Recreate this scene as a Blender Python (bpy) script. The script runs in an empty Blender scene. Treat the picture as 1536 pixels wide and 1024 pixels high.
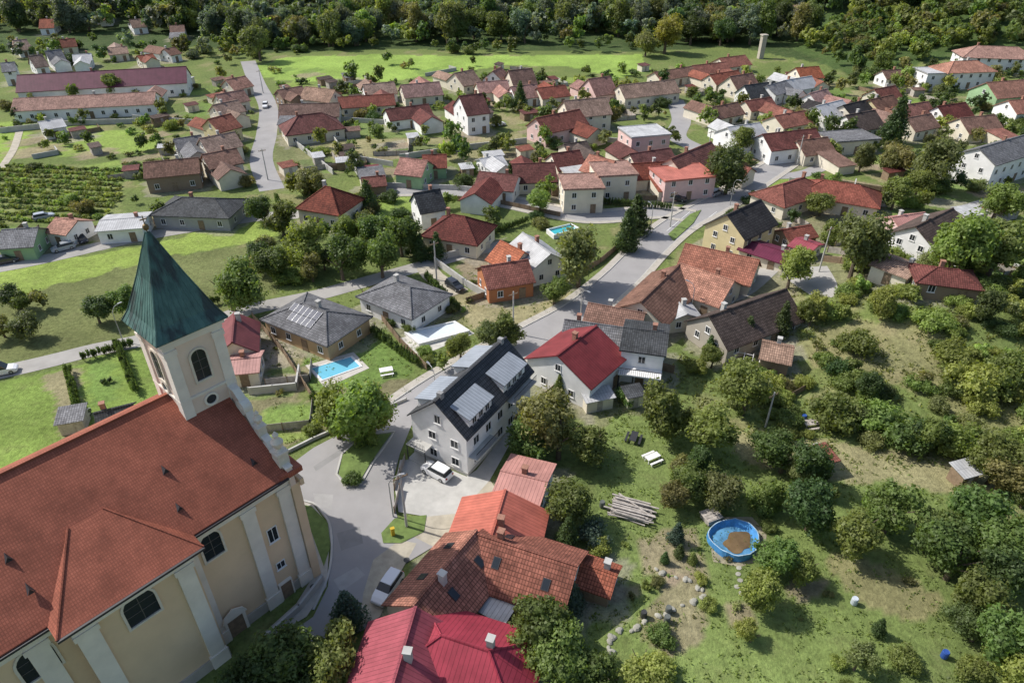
import bpy, bmesh, math, random
import numpy as np
from mathutils import Vector, Matrix
from mathutils.geometry import tessellate_polygon
random.seed(5); RG=np.random.default_rng(5)
SC=bpy.context.scene; COL=SC.collection
# ------------------------------------------------------------ survey frame
CAMH=62.0; TH=math.radians(33.8); FP=1024.0; CT,ST=math.cos(TH),math.sin(TH)
def hgt(x,y):
    g=7.5*math.exp(-((x-74)/26)**2-((y-98)/22)**2)-0.5
    h=g if g>0 else 0.0
    q=46*math.exp(-((x-300)**2+(y-430)**2)/(120.0**2))-1.0
    if q>0:h+=q
    if y>340:
        h+=0.055*(y-340)*min(1,(y-340)/60)
    return h
def S(u,v,z=0.0):
    a=u-768;b=v-512
    dy=FP*CT-b*ST; dz=-(FP*ST+b*CT)
    if dz>-20: dz=-20
    t0=0.0;t=0.01
    while t<3 and CAMH+t*dz>hgt(a*t,dy*t)+z:
        t0=t;t*=1.04
    lo,hi=t0,t
    for _ in range(14):
        m=(lo+hi)/2
        if CAMH+m*dz>hgt(a*m,dy*m)+z: lo=m
        else: hi=m
    return Vector((a*lo,dy*lo,0))
def PX(x,y,z):
    d=y*CT+(CAMH-z)*ST; up=y*ST-(CAMH-z)*CT
    return 768+FP*x/d, 512-FP*up/d
def pip(xs,ys,poly):
    ins=np.zeros(xs.shape,bool);n=len(poly)
    for i in range(n):
        x1,y1=poly[i];x2,y2=poly[(i+1)%n]
        if y1==y2: continue
        c=((y1>ys)!=(y2>ys))&(xs<(x2-x1)*(ys-y1)/(y2-y1)+x1)
        ins^=c
    return ins
def WP(poly): return [tuple(S(u,v)[:2]) for u,v in poly]
# ------------------------------------------------------------ materials
MC={}
def newmat(name):
    m=bpy.data.materials.new(name);m.use_nodes=True
    return m,m.node_tree,m.node_tree.nodes['Principled BSDF']
def mixc(nt,f,a,b,mode='MIX'):
    n=nt.nodes.new('ShaderNodeMix');n.data_type='RGBA';n.blend_type=mode
    for s,v in ((n.inputs[0],f),(n.inputs[6],a),(n.inputs[7],b)):
        if isinstance(v,bpy.types.NodeSocket): nt.links.new(v,s)
        else: s.default_value=v if not isinstance(v,tuple) else (*v,1)[:4]
    return n.outputs[2]
def noise(nt,scale,det=4,co=None,w=None,rough=.6):
    n=nt.nodes.new('ShaderNodeTexNoise');n.inputs['Scale'].default_value=scale;n.inputs['Detail'].default_value=det;n.inputs['Roughness'].default_value=rough
    if w is not None:
        n.noise_dimensions='4D';nt.links.new(w,n.inputs['W'])
    if co is not None: nt.links.new(co,n.inputs['Vector'])
    return n.outputs['Fac']
def rng(nt,s,a,b,c,d):
    n=nt.nodes.new('ShaderNodeMapRange');nt.links.new(s,n.inputs[0])
    for i,v in enumerate((a,b,c,d)): n.inputs[i+1].default_value=v
    return n.outputs[0]
def scl(nt,c,f):
    mul=nt.nodes.new('ShaderNodeVectorMath');mul.operation='SCALE';nt.links.new(c,mul.inputs[0]);nt.links.new(f,mul.inputs['Scale']);return mul.outputs[0]
def bump(nt,b,s,st,dist=.05):
    n=nt.nodes.new('ShaderNodeBump');n.inputs['Strength'].default_value=st;n.inputs['Distance'].default_value=dist
    nt.links.new(s,n.inputs['Height']);nt.links.new(n.outputs[0],b.inputs['Normal'])
def surf(name,c,var=.25,scale=.7,rough=.85,metal=0,bm=.3,bs=12):
    if name in MC:return MC[name]
    m,nt,b=newmat(name);tc=nt.nodes.new('ShaderNodeTexCoord').outputs['Object'];oi=nt.nodes.new('ShaderNodeObjectInfo').outputs['Random']
    f=noise(nt,scale,5,tc,rng(nt,oi,0,1,0,50));f=rng(nt,f,.3,.7,0,1)
    c1=tuple(x*(1-var) for x in c);c2=tuple(min(.9,x*(1+var*.7)) for x in c)
    nt.links.new(mixc(nt,f,c1,c2),b.inputs['Base Color'])
    b.inputs['Roughness'].default_value=rough;b.inputs['Metallic'].default_value=metal;b.inputs['Specular IOR Level'].default_value=.3
    if bm: bump(nt,b,noise(nt,bs,3,tc),bm,.03)
    MC[name]=m;return m
def tile(name,c,bw=.32,rh=.4,rough=.85,var=.3,age=.4,mort=.35,objvar=.18,lich=.45):
    if name in MC:return MC[name]
    m,nt,b=newmat(name);tc=nt.nodes.new('ShaderNodeTexCoord').outputs['Object'];oi=nt.nodes.new('ShaderNodeObjectInfo').outputs['Random']
    br=nt.nodes.new('ShaderNodeTexBrick');nt.links.new(tc,br.inputs['Vector']);br.offset=0
    br.inputs['Scale'].default_value=1;br.inputs['Brick Width'].default_value=bw;br.inputs['Row Height'].default_value=rh;br.inputs['Mortar Size'].default_value=.035
    br.inputs['Color1'].default_value=(*[x*(1-var) for x in c],1);br.inputs['Color2'].default_value=(*[min(.9,x*(1+var*.6)) for x in c],1);br.inputs['Mortar'].default_value=(*[x*mort for x in c],1)
    w=rng(nt,oi,0,1,0,50)
    f=rng(nt,noise(nt,.45,6,tc,w,.7),.35,.68,1-age,1.2)
    col=scl(nt,br.outputs[0],f)
    g=rng(nt,noise(nt,1.7,5,tc,w,.7),.55,.75,0,age*lich)
    col=mixc(nt,g,col,(.12,.1,.075))
    hs=nt.nodes.new('ShaderNodeHueSaturation');nt.links.new(col,hs.inputs['Color']);nt.links.new(rng(nt,oi,0,1,1-objvar,1+objvar),hs.inputs['Value'])
    o2=nt.nodes.new('ShaderNodeMath');o2.operation='FRACT';m3=nt.nodes.new('ShaderNodeMath');m3.operation='MULTIPLY';nt.links.new(oi,m3.inputs[0]);m3.inputs[1].default_value=17.3;nt.links.new(m3.outputs[0],o2.inputs[0])
    nt.links.new(rng(nt,o2.outputs[0],0,1,.78,1.02),hs.inputs['Saturation'])
    nt.links.new(hs.outputs[0],b.inputs['Base Color'])
    b.inputs['Roughness'].default_value=rough;b.inputs['Specular IOR Level'].default_value=.2
    bump(nt,b,br.outputs['Fac'],-.5,.05)
    MC[name]=m;return m
WALLC={'white':(.82,.81,.79),'cream':(.7,.64,.52),'yellow':(.64,.55,.32),'orange':(.42,.17,.08),'tan':(.48,.33,.19),'green':(.3,.45,.25),'pink':(.68,.48,.45),'brown':(.27,.2,.14),'stone':(.42,.38,.32),'grey':(.36,.36,.36)}
ROOFC={'crimson metal':(.31,.028,.05),'orange tile':(.41,.135,.07),'rust tile':(.31,.1,.06),'coral metal':(.46,.14,.1),'salmon metal':(.5,.22,.18),'red metal':(.2,.033,.036),'grey tile':(.22,.22,.23),'brown tile':(.26,.14,.1),'dark brown tile':(.12,.085,.07),'black tile':(.06,.055,.055),'maroon tile':(.18,.055,.045),'maroon metal':(.13,.015,.045),'light grey sheet':(.48,.48,.48),'red tile':(.25,.075,.05),'dark grey tile':(.08,.085,.09),'pink tile':(.42,.22,.18),'tan tile':(.37,.24,.175),'salmon tile':(.44,.22,.155)}
def wallm(k): return surf('plaster_'+k,WALLC[k],.13,.5)
def roofm(k):
    if 'metal' in k or 'sheet' in k: return tile('roof_'+k.replace(' ','_'),ROOFC[k],.45,60,.6,.06,.25,.6,objvar=.06)
    return tile('roof_'+k.replace(' ','_'),ROOFC[k])
m,nt,b=newmat('window_glass');b.inputs['Base Color'].default_value=(.025,.03,.035,1);b.inputs['Roughness'].default_value=.12;GLASS=m
WHITEP=surf('white_paint',(.75,.74,.72),.06,2,.5,bm=0)
DARKP=surf('dark_paint',(.04,.04,.045),.1,2,.5,bm=0)
WOOD=surf('weathered_wood',(.25,.18,.12),.3,2)
GREYW=surf('bleached_wood',(.42,.38,.34),.35,2)
BRICK=surf('chimney_brick',(.33,.17,.12),.3,5)
CONC=surf('concrete',(.46,.45,.42),.18,.6)
STEEL=surf('galvanised_steel',(.4,.41,.42),.1,3,.4,.6,bm=0)
BARK=surf('bark',(.13,.1,.07),.3,4)
SILL=surf('stone_surround',(.66,.6,.5),.12,2)
MUNT=surf('dark_muntin',(.12,.11,.1),.1,2,bm=0)
def leafm(name,stuff):
    m,nt,b=newmat(name)
    tc=nt.nodes.new('ShaderNodeTexCoord').outputs['Object']
    if stuff:
        a=nt.nodes.new('ShaderNodeAttribute');a.attribute_name='tint';base=a.outputs['Color']
        f=noise(nt,.45,4,tc)
    else:
        o=nt.nodes.new('ShaderNodeObjectInfo');base=o.outputs['Color']
        f=noise(nt,2.6,4,tc,rng(nt,o.outputs['Random'],0,1,0,30))
    f=rng(nt,f,.35,.68,.65,1.4);c=scl(nt,base,f)
    nt.links.new(c,b.inputs['Base Color']);b.inputs['Roughness'].default_value=.55
    b.inputs['Specular IOR Level'].default_value=.35
    tr=nt.nodes.new('ShaderNodeBsdfTranslucent');m2=nt.nodes.new('ShaderNodeVectorMath');m2.operation='MULTIPLY';nt.links.new(c,m2.inputs[0]);m2.inputs[1].default_value=(1.7,1.7,.6)
    nt.links.new(m2.outputs[0],tr.inputs['Color'])
    mx=nt.nodes.new('ShaderNodeMixShader');mx.inputs[0].default_value=.4
    out=nt.nodes['Material Output'];nt.links.new(b.outputs[0],mx.inputs[1]);nt.links.new(tr.outputs[0],mx.inputs[2]);nt.links.new(mx.outputs[0],out.inputs['Surface'])
    return m
LEAF=leafm('foliage',False);LEAFS=leafm('foliage_mass',True)
# ------------------------------------------------------------ mesh helpers
class MB:
    def __init__(s): s.v=[];s.f=[];s.m=[]
    def add(s,vs,fs,mi=0):
        o=len(s.v);s.v+=[tuple(p) for p in vs];s.f+=[tuple(i+o for i in f) for f in fs];s.m+=[mi]*len(fs);return s
    def box(s,x0,y0,z0,x1,y1,z1,mi=0):
        return s.add([(x0,y0,z0),(x1,y0,z0),(x1,y1,z0),(x0,y1,z0),(x0,y0,z1),(x1,y0,z1),(x1,y1,z1),(x0,y1,z1)],[(3,2,1,0),(4,5,6,7),(0,1,5,4),(1,2,6,5),(2,3,7,6),(3,0,4,7)],mi)
    def lathe(s,x,y,prof,n=12,mi=0,sx=1,sy=1):
        vs=[];fs=[]
        for r,z in prof:
            for i in range(n):
                a=2*math.pi*i/n;vs.append((x+r*sx*math.cos(a),y+r*sy*math.sin(a),z))
        for k in range(len(prof)-1):
            for i in range(n):
                j=(i+1)%n;fs.append((k*n+i,k*n+j,k*n+n+j,k*n+n+i))
        fs.append(tuple(reversed(range(n))));fs.append(tuple(range((len(prof)-1)*n,len(prof)*n)))
        return s.add(vs,fs,mi)
    def tube(s,p,q,r0,r1,n=7,mi=0):
        p=Vector(p);q=Vector(q);d=(q-p).normalized();a=d.orthogonal().normalized();c=d.cross(a)
        vs=[];
        for o,r in ((p,r0),(q,r1)):
            for i in range(n):
                t=2*math.pi*i/n;vs.append(o+a*r*math.cos(t)+c*r*math.sin(t))
        fs=[(i,(i+1)%n,n+(i+1)%n,n+i) for i in range(n)]+[tuple(reversed(range(n))),tuple(range(n,2*n))]
        return s.add(vs,fs,mi)
    def prism(s,poly,a,b,axis='x',mi=0):
        n=len(poly)
        if axis=='x': vs=[(a,p,q) for p,q in poly]+[(b,p,q) for p,q in poly]
        elif axis=='y': vs=[(p,a,q) for p,q in poly]+[(p,b,q) for p,q in poly]
        else: vs=[(p,q,a) for p,q in poly]+[(p,q,b) for p,q in poly]
        fs=[tuple(range(n)),tuple(reversed(range(n,2*n)))]+[((i+1)%n,i,n+i,n+(i+1)%n) for i in range(n)]
        return s.add(vs,fs,mi)
    def obj(s,name,mats,parent=None,loc=(0,0,0),rot=0,smooth=False,fix=True):
        me=bpy.data.meshes.new(name);me.from_pydata(s.v,[],s.f)
        if fix:
            bm=bmesh.new();bm.from_mesh(me);bmesh.ops.recalc_face_normals(bm,faces=bm.faces);bm.to_mesh(me);bm.free()
        for mm in mats: me.materials.append(mm)
        me.polygons.foreach_set('material_index',s.m)
        if smooth: me.polygons.foreach_set('use_smooth',[True]*len(s.f))
        return link(name,me,parent,loc,rot)
def link(name,me,parent=None,loc=(0,0,0),rot=0):
    o=bpy.data.objects.new(name,me);COL.objects.link(o)
    if parent: o.parent=parent
    o.location=loc
    o.rotation_euler=(0,0,rot) if not isinstance(rot,tuple) else rot
    return o
def top(name,x,y,rot,label,cat,group=None,z=None):
    o=link(name,None,None,(x,y,hgt(x,y) if z is None else z),rot);o.empty_display_size=.5
    o['label']=label;o['category']=cat
    if group:o['group']=group
    return o
def tag(o,label,cat,group=None):
    o['label']=label;o['category']=cat
    if group:o['group']=group
    return o
def mesh_np(name,V,F,mat,tint=None):
    me=bpy.data.meshes.new(name);V=np.asarray(V,np.float32);F=np.asarray(F,np.int32)
    me.vertices.add(len(V));me.vertices.foreach_set('co',V.ravel())
    me.loops.add(F.size);me.loops.foreach_set('vertex_index',F.ravel())
    me.polygons.add(len(F));me.polygons.foreach_set('loop_start',np.arange(0,F.size,F.shape[1],dtype=np.int32))
    me.polygons.foreach_set('loop_total',np.full(len(F),F.shape[1],np.int32))
    me.materials.append(mat)
    if tint is not None:
        a=me.color_attributes.new('tint','FLOAT_COLOR','POINT');t=np.ones((len(V),4),np.float32);t[:,:3]=tint;a.data.foreach_set('color',t.ravel())
    me.update(calc_edges=True);return me
# ------------------------------------------------------------ occupancy
OCC=[]
def occ_free(x,y,pad=0.0):
    A=np.array(OCC);x=np.atleast_1d(x);y=np.atleast_1d(y);out=np.ones(len(x),bool)
    for i in range(0,len(x),500):
        d=(x[i:i+500,None]-A[None,:,0])**2+(y[i:i+500,None]-A[None,:,1])**2
        out[i:i+500]=~(d<np.maximum(A[None,:,2]+pad,0)**2).any(1)
    return out
# ------------------------------------------------------------ roads
ASPH=surf('asphalt',(.31,.3,.295),.12,.25,.9,bs=8);ASPHD=surf('asphalt_worn',(.35,.335,.31),.18,.3,.9);PAVE=surf('paving',(.42,.39,.34),.15,1.5);GRAV=surf('gravel_path',(.42,.38,.3),.25,.8)
LINEM=surf('road_paint',(.7,.7,.68),.1,3,bm=0)
def smoothpts(P,step=2.0):
    Q=[P[0]*2-P[1]]+P+[P[-1]*2-P[-2]];out=[]
    for i in range(1,len(Q)-2):
        n=max(2,int((Q[i+1]-Q[i]).length/step))
        for k in range(n):
            t=k/n;a,b_,c,d=Q[i-1],Q[i],Q[i+1],Q[i+2]
            out.append(.5*((2*b_)+(c-a)*t+(2*a-5*b_+4*c-d)*t*t+(3*b_-a-3*c+d)*t**3))
    out.append(P[-1]);return out
def sweep(name,pts,prof,mat,kind='structure'):
    n=len(prof);mb=MB();vs=[];fs=[]
    for i,p in enumerate(pts):
        t=(pts[min(i+1,len(pts)-1)]-pts[max(i-1,0)]).normalized();nn=Vector((-t.y,t.x,0))
        for o,z in prof:
            q=p+nn*o;vs.append((q.x,q.y,hgt(q.x,q.y)+z))
    for i in range(len(pts)-1):
        for k in range(n-1): fs.append((i*n+k+1,i*n+k,i*n+n+k,i*n+n+k+1))
    mb.add(vs,fs);o=mb.obj(name,[mat],fix=False)
    if kind:o['kind']=kind
    return o
ZR=[.02]
def road(name,px,w,mat=None,kerb=False):
    P=[S(u,v) for u,v in px];pts=smoothpts(P);ZR[0]+=.004
    sweep(name,pts,[(-w/2,ZR[0]),(-w/6,ZR[0]),(w/6,ZR[0]),(w/2,ZR[0])],mat or ASPH)
    for p in pts: OCC.append((p.x,p.y,w/2+.5))
    if kerb:
        for sg in (-1,1):
            a=sg*w/2
            sweep('kerb',pts,[(a,0),(a,.14),(a+sg*.15,.14),(a+sg*.15,0)][::sg],CONC)
            sweep('pavement',pts,[(a+sg*.16,.13),(a+sg*1.4,.13),(a+sg*1.4,0)][::sg],PAVE)
    return pts
def sheet(name,px,mat,z,kind='structure',occ=True):
    W=[S(u,v) for u,v in px];W=[Vector((p.x,p.y,z+hgt(p.x,p.y))) for p in W]
    t=tessellate_polygon([W]);mb=MB();mb.add(W,t);
    o=mb.obj(name,[mat],fix=False);bm=bmesh.new();bm.from_mesh(o.data)
    for f in bm.faces:
        f.normal_update()
        if f.normal.z<0:f.normal_flip()
    bm.to_mesh(o.data);bm.free()
    if kind:o['kind']=kind
    if occ:
        pl=[(p.x,p.y) for p in W];x0=min(p[0] for p in pl);x1=max(p[0] for p in pl);y0=min(p[1] for p in pl);y1=max(p[1] for p in pl)
        gx,gy=np.meshgrid(np.arange(x0,x1,1.5),np.arange(y0,y1,1.5));gx=gx.ravel();gy=gy.ravel();k=pip(gx,gy,pl)
        for a,c in zip(gx[k],gy[k]):OCC.append((a,c,1.2))
    return o
main=road('road',[(610,618),(665,580),(730,543),(800,505),(870,466),(930,418),(975,372),(1020,335),(1085,300),(1140,265),(1175,242),(1205,222)],6.2,kerb=True)
road('road',[(1040,325),(990,318),(940,322),(880,325),(820,315),(760,302),(700,292),(640,286),(560,287)],5,kerb=True)
road('road',[(372,92),(385,125),(402,160),(400,200),(392,240),(408,285)],6,kerb=False)
road('lane',[(-60,412),(60,390),(200,358),(300,340),(395,325),(450,322)],4.5,ASPHD)
road('lane',[(-60,572),(60,545),(140,525),(215,510),(300,488),(380,463),(470,444),(540,425),(640,397),(700,380),(760,366)],4,ASPHD)
road('road',[(1050,225),(1015,205),(1022,180),(1012,150)],6)
road('road',[(1205,222),(1150,215),(1100,222),(1050,225)],5)
road('lane',[(1150,265),(1200,262),(1240,248)],4)
road('lane',[(1540,290),(1480,305),(1430,320),(1370,335)],4,ASPHD)
road('lane',[(1225,400),(1240,440),(1200,420),(1170,395),(1110,440),(1010,465)],3.5,ASPHD)
road('lane',[(640,400),(650,415),(690,440)],4,GRAV)
road('lane',[(0,255),(20,225),(30,195)],2,GRAV)
sheet('village_square',[(425,705),(470,672),(540,635),(590,608),(640,590),(650,600),(620,632),(600,680),(590,720),(592,760),(600,790),(640,800),(650,820),(600,850),(585,900),(545,945),(470,985),(420,960),(470,925),(492,880),(497,820),(490,780),(470,755),(440,745)],ASPH,.075)
sheet('driveway',[(600,690),(640,690),(700,715),(715,705),(765,640),(775,648),(735,720),(690,770),(640,775),(598,768),(592,730)],CONC,.085)
sheet('gravel_path',[(640,775),(690,770),(735,720),(745,735),(690,800),(650,820),(600,795)],GRAV,.081)
sheet('gravel_path',[(560,840),(600,810),(625,815),(600,860),(570,925),(540,940),(545,890)],GRAV,.083)
sheet('paving',[(440,748),(470,757),(488,782),(494,820),(490,880),(460,925),(400,960),(395,950),(445,905),(468,868),(462,830),(445,780)],PAVE,.095)
VG=surf('verge_grass',(.14,.2,.055),.35,1.2)
sheet('grass_verge',[(442,755),(468,760),(492,785),(496,820),(486,850),(468,800)],VG,.13)
sheet('grass_island',[(515,680),(545,655),(588,650),(575,668),(556,695),(540,722),(522,728),(508,712)],VG,.16)
sheet('grass_verge',[(592,778),(640,773),(636,798),(602,815),(575,815),(572,800)],VG,.135)
sheet('grass_verge',[(1002,352),(1035,322),(1052,315),(1040,335),(1010,362)],VG,.15)
isl=[S(u,v) for u,v in [(513,682),(545,653),(592,648),(577,670),(558,697),(542,726),(520,732),(505,712),(513,682)]]
sweep('kerb',isl,[(-.12,0),(-.12,.2),(.12,.2),(.12,0)],CONC)
vk=smoothpts([S(u,v) for u,v in [(440,750),(470,755),(493,782),(498,820),(492,865),(470,915)]],1)
sweep('kerb',vk,[(-.12,0),(-.12,.16),(.12,.16),(.12,0)],CONC)
for a,b_ in (((1000,347),(1035,318)),((1042,342),(1075,318))):
    sweep('road_marking',[S(*a),S(*b_)],[(-.08,.06+.02),(.08,.06+.02)],LINEM)
PATCH=surf('tar_patch',(.26,.255,.25),.12,.8,.9);PATCH2=surf('pale_patch',(.35,.34,.33),.12,.8,.9)
for i,q in enumerate([[(470,740),(500,742),(498,765),(474,760)],[(505,800),(540,790),(545,815),(512,826)],[(500,870),(535,850),(548,862),(512,888)],[(470,700),(520,668),(524,674),(474,707)]]): sheet('asphalt_patch',q,PATCH if i%2 else PATCH2,.0792,occ=False)
# ------------------------------------------------------------ windows
WM={}
def winmesh(w,h,arch=False):
    k=(round(w,1),round(h,1),arch)
    if k in WM:return WM[k]
    g=MB();f=MB();t=.09
    if arch:
        def prof(r,z0,z1):
            return [(-r,z0),(r,z0)]+[(r*math.cos(a),z1-r+r*math.sin(a)) for a in [math.pi*i/10 for i in range(11)]]
        g.prism(prof(w/2,0,h),-.02,.0,'y');P=prof(w/2+.2,-.2,h+.2);Q=prof(w/2,0,h);n=len(P)
        vs=[(p,-.16,q) for p,q in P]+[(p,-.16,q) for p,q in Q]+[(p,0,q) for p,q in P]+[(p,0,q) for p,q in Q];fs=[]
        for i in range(n):
            j=(i+1)%n;fs+=[(i,j,n+j,n+i),(i,2*n+i,2*n+j,j),(n+i,n+j,3*n+j,3*n+i)]
        f.add(vs,fs)
        f.box(-.03,-.05,0,.03,-.021,h-.05,1)
        for z in (h*.33,h*.62): f.box(-w/2,-.045,z,w/2,-.021,z+.05,1)
    else:
        g.box(-w/2+.02,-.025,.02,w/2-.02,0,h-.02)
        f.box(-w/2,-.07,0,-w/2+t,0,h);f.box(w/2-t,-.07,0,w/2,0,h);f.box(-w/2+t,-.07,0,w/2-t,0,t);f.box(-w/2+t,-.07,h-t,w/2-t,0,h);f.box(-.03,-.05,t,.03,-.026,h-t)
        f.box(-w/2-.08,-.14,-.06,w/2+.08,0,-.002)
    go=g.obj('pane',[GLASS]);fo=f.obj('frame',[SILL if arch else WHITEP,MUNT]);r=(go.data,fo.data)
    bpy.data.objects.remove(go);bpy.data.objects.remove(fo);WM[k]=r;return r
def window(parent,x,y,z,rot,w=1.1,h=1.3,arch=False,detail=False,name='window'):
    g,f=winmesh(w,h,arch)
    o=link(name,g,parent,(x,y,z),rot)
    link('frame',f,o)
    return o
# ------------------------------------------------------------ houses
HOUSES=[]
def house(u1,v1,u2,v2,w,eave,ridge,wall,roof,kind='gable',far=False,cat='house',nm='house',wins=True,chim=True,extra=''):
    p=S(u1,v1,ridge);q=S(u2,v2,ridge);c=(p+q)/2;L=(q-p).length;ang=math.atan2((q-p).y,(q-p).x)
    if far and L<22: ang+=random.uniform(-.12,.12);f_=random.uniform(.85,1.18);w*=f_;ridge=eave+(ridge-eave)*f_*random.uniform(.85,1.1);L*=random.uniform(.9,1.15)
    if kind=='hip': L=L+w*.85
    L=max(L,4)
    e=top(nm,c.x,c.y,ang,'%s %s with %s %s roof%s'%('yellow plastered' if wall=='yellow' else wall,nm.replace('_',' '),roof,{'gable':'pitched','hip':'hipped','flat':'flat'}[kind],extra),cat,'village houses' if nm=='house' else None)
    n=max(1,int(L/w*1.5))
    for i in range(n+1):
        x=(i/n-.5)*max(L-w,0);OCC.append((c.x+x*math.cos(ang),c.y+x*math.sin(ang),w/2+.6))
    a=L/2;h=w/2;b=MB();wm=wallm(wall);rm=roofm(roof)
    if kind=='gable':
        pt=ridge-.12
        b.prism([(-h,-.5),(h,-.5),(h,eave),(0,pt),(-h,eave)],-a,a,'x')
        r=MB();ov=.45;sl=(ridge-eave)/h;o2=h+ov;ez=eave-ov*sl
        for sg in(-1,1): r.prism([(0,ridge-.1),(sg*o2,ez-.02),(sg*o2,ez+.16),(0,ridge+.1)],-a-.35,a+.35,'x')
        r.box(-a-.36,-.14,ridge+.02,a+.36,.14,ridge+.17)
    elif kind=='hip':
        b.box(-a,-h,-.5,a,h,eave)
        r=MB();ov=.5;A=a+ov;Hh=h+ov;rl=max(a-h*.95,.1);z0=eave-.05
        r.add([(-A,-Hh,z0),(A,-Hh,z0),(A,Hh,z0),(-A,Hh,z0),(-A,-Hh,z0+.18),(A,-Hh,z0+.18),(A,Hh,z0+.18),(-A,Hh,z0+.18),(-rl,0,ridge),(rl,0,ridge)],
          [(3,2,1,0),(0,1,5,4),(1,2,6,5),(2,3,7,6),(3,0,4,7),(4,5,9,8),(6,7,8,9),(5,6,9),(7,4,8)])
        for s1,s2 in((1,1),(1,-1),(-1,1),(-1,-1)): r.tube((s1*A,s2*Hh,z0+.2),(s1*rl,0,ridge+.02),.13,.13,5)
        r.tube((-rl,0,ridge+.02),(rl,0,ridge+.02),.14,.14,5)
    else:
        b.box(-a,-h,-.5,a,h,ridge-.3);r=MB();r.box(-a-.25,-h-.25,ridge-.3,a+.25,h+.25,ridge-.1);
        for x0,y0,x1,y1 in((-a-.3,-h-.3,a+.3,-h-.12),(-a-.3,h+.12,a+.3,h+.3),(-a-.3,-h-.12,-a-.12,h+.12),(a+.12,-h-.12,a+.3,h+.12)): r.box(x0,y0,ridge-.35,x1,y1,ridge+.05)
    b.obj('wall',[wm],e);ro=r.obj('roof',[rm],e)
    if chim and kind!='flat':
        cx=random.uniform(-.3,.3)*L;cb=MB();cb.box(cx-.3,.3,eave+.3,cx+.3,.95,ridge+.9);cb.box(cx-.38,.22,ridge+.9,cx+.38,1.03,ridge+1.02);cb.obj('chimney',[BRICK if random.random()<.6 else CONC],ro)
    if far and kind=='gable' and random.random()<.6:
        xo=random.choice((-1,1))*max(L/2-3.2,0);wl=random.uniform(2.6,3.6);sd_=random.choice((-1,1));ey=random.uniform(4,10);hh=min(eave,3.0)
        wb=MB();y0,y1=(h-.8,h+ey) if sd_>0 else (-h-ey,-h+.8)
        if random.random()<.7:
            wb.prism([(xo-wl,-.5),(xo+wl,-.5),(xo+wl,hh),(xo,hh+wl*.55),(xo-wl,hh)],y0,y1,'y');wr=MB()
            for sg in(-1,1): wr.prism([(xo,hh+wl*.55-.03),(xo+sg*(wl+.35),hh-.2),(xo+sg*(wl+.35),hh-.03),(xo,hh+wl*.55+.16)],y0-(.3 if sd_<0 else 1),y1+(.3 if sd_>0 else 1),'y')
            wroof=roof
        else:
            hi=hh+.3;wb.prism([(y0,-.5),(y1,-.5),(y1,2.3 if sd_>0 else hi),(y0,hi if sd_>0 else 2.3)],xo-wl,xo+wl,'x');wr=MB()
            ya,yb=(y0,y1+.3) if sd_>0 else (y1,y0-.3);wr.prism([(ya,hi+.02),(yb,2.25),(yb,2.4),(ya,hi+.18)],xo-wl-.25,xo+wl+.25,'x');wroof=random.choice(['brown tile','light grey sheet','rust tile','tan tile','grey tile'])
        an=wb.obj('annex',[wallm(random.choice([wall,wall,'cream']))],e);wr.obj('annex_roof',[roofm(wroof)],an)
        OCC.append((c.x-math.sin(ang)*sd_*(h+ey/2)+xo*math.cos(ang),c.y+math.cos(ang)*sd_*(h+ey/2)+xo*math.sin(ang),ey/2+1))
    if wins:
        fl=[.95] if eave<5 else [.95,3.7]
        for sg in(-1,1):
            nx=math.sin(ang)*sg;ny=-math.cos(ang)*sg
            facing=(nx*c.x+ny*c.y)<0
            if far and not facing: continue
            k=max(1,int(L/3.4));
            for z in fl:
                for i in range(k):
                    x=(i+.5)/k*L-a
                    if z==.95 and i==k//2 and sg==1:
                        d=MB();d.box(-.5,-.06,0,.5,0,2.05);d.box(-.62,-.08,0,-.5,0,2.17);d.box(.5,-.08,0,.62,0,2.17);d.box(-.5,-.08,2.05,.5,0,2.17);d.obj('door',[WOOD],e,(x,-sg*h,0),0 if sg==1 else math.pi);continue
                    window(e,x,-sg*h,z,0 if sg==1 else math.pi)
        for sg in(-1,1):
            nx=math.cos(ang)*sg;ny=math.sin(ang)*sg
            if nx*c.x+ny*c.y>0: continue
            for z in fl+([eave+.2] if kind=='gable' and ridge-eave>2.4 else []):
                for y in((-w*.22,w*.22) if z<eave else (0,)): window(e,sg*a,y,z,sg*math.pi/2,1.0,1.2)
    HOUSES.append((e,L,w,eave,ridge,ang,c,ro));return HOUSES[-1]
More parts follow.
